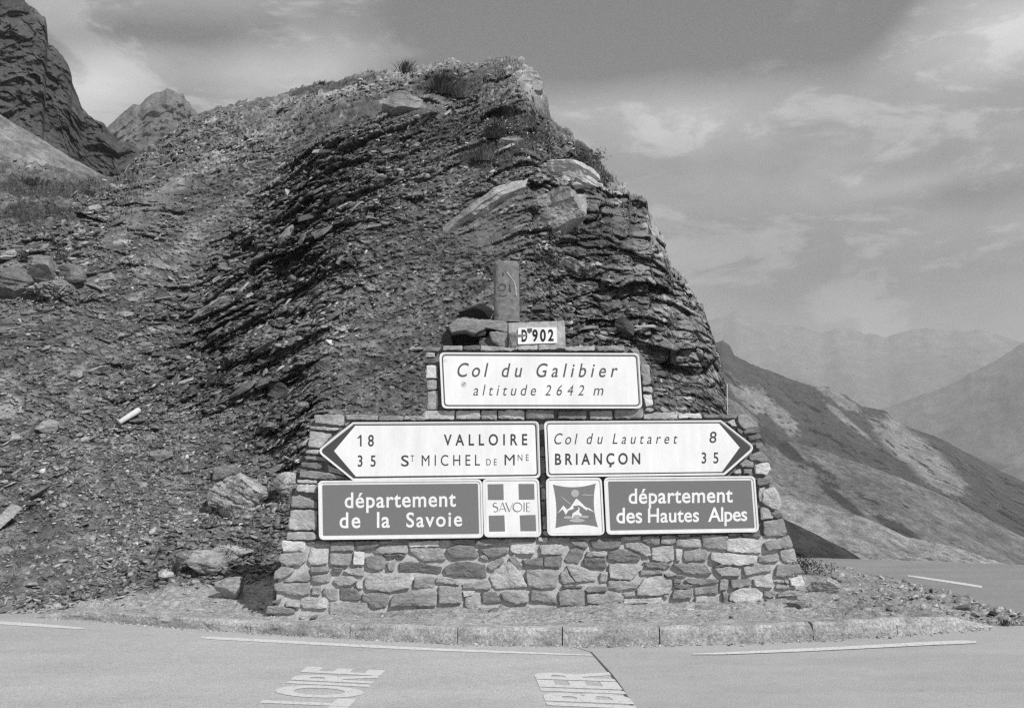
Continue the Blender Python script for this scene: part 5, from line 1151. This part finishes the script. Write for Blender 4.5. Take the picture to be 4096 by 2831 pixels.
Rg = np.random.RandomState(90); wgt = np.where((row < NRW - 1) & (row > 5) & (PXD > 0) & (PXD < 3000), turf ** 2 + .02 * (1 - A) ** 2, 0).ravel(); wgt /= wgt.sum()
NB = 9000; ig = Rg.choice(wgt.size, NB, p=wgt); b0 = HDf[ig] + Rg.normal(0, .03, (NB, 3)) * np.array([1, 1, .2]); hh = Rg.uniform(.03, .12, NB)[:, None]
dr_ = Rg.normal(0, .35, (NB, 3)); dr_[:, 2] = 1; sd = Rg.normal(0, 1, (NB, 3)) * .006; sd[:, 2] = 0
GV = np.stack([b0 - sd, b0 + sd, b0 + dr_ * hh], 1).reshape(-1, 3); GF = np.arange(NB * 3).reshape(-1, 3)
tag(link('short_grass', GV, GF, M_GRASSD), 'short dark alpine grass growing between the rocks of the hill', 'grass', kind='stuff')
# white stake lying on the scree, thin marker pole behind the wall
def rod(name, a, b, r0, r1, mat, label, cat):
    a = np.array(a, float); b = np.array(b, float); d = b - a; L = np.linalg.norm(d); d /= L; u = np.cross(d, [0, 1, .3]); u /= np.linalg.norm(u); v = np.cross(d, u); n = 12; V = []
    for t_, r in ((0, r0 * .7), (.02, r0), (.5, (r0 + r1) / 2), (.97, r1), (1, r1 * .7)):
        for k in range(n): th = 2 * PI * k / n; V.append(a + d * L * t_ + (u * math.cos(th) + v * math.sin(th)) * r)
    f = [(j * n + k, j * n + (k + 1) % n, (j + 1) * n + (k + 1) % n, (j + 1) * n + k) for j in range(4) for k in range(n)] + [list(range(n))[::-1], list(range(4 * n, 5 * n))]
    return tag(link(name, np.array(V), f, mat, None, True, tuple(a)), label, cat)
a, na = hill_at(487, 1700); b, nb = hill_at(568, 1654); cdir = np.array([0, -1, .4])
m = (a + b) / 2; s = px_scale(m)
rod('wooden_stake', a + cdir * .10, b + cdir * .13, 9 * s, 12 * s, M_PAINTW, 'white painted stake lying alone on the scree left of the wall', 'stake')
pa = wp(2909, 1660, -.35); pb = wp(2909, 1535, -.35)
rod('marker_pole', pa - np.array([0, 0, .1]), pb, .004, .004, M_PAINTW, 'thin pale rod rising behind the right part of the wall', 'pole')

# ------------------------------------------------------------------ haze
hv = bpy.data.materials.new('haze'); hv.use_nodes = True; t = hv.node_tree; t.nodes.clear()
o_ = N(t, 'ShaderNodeOutputMaterial'); pvn = N(t, 'ShaderNodeVolumePrincipled'); pvn.inputs['Density'].default_value = 3.0e-4; pvn.inputs['Color'].default_value = (.78, .78, .78, 1)
pvn.inputs['Anisotropy'].default_value = 0.0
t.links.new(pvn.outputs[0], o_.inputs['Volume'])
X0, X1, Y0, Y1, Z0, Z1_ = -9500, 9500, -500, 9500, -2600, 640
hb = link('haze', [(X0, Y0, Z0), (X1, Y0, Z0), (X1, Y1, Z0), (X0, Y1, Z0), (X0, Y0, Z1_), (X1, Y0, Z1_), (X1, Y1, Z1_), (X0, Y1, Z1_)], [(0, 3, 2, 1), (4, 5, 6, 7), (0, 1, 5, 4), (1, 2, 6, 5), (2, 3, 7, 6), (3, 0, 4, 7)], hv)
hb['kind'] = 'stuff'
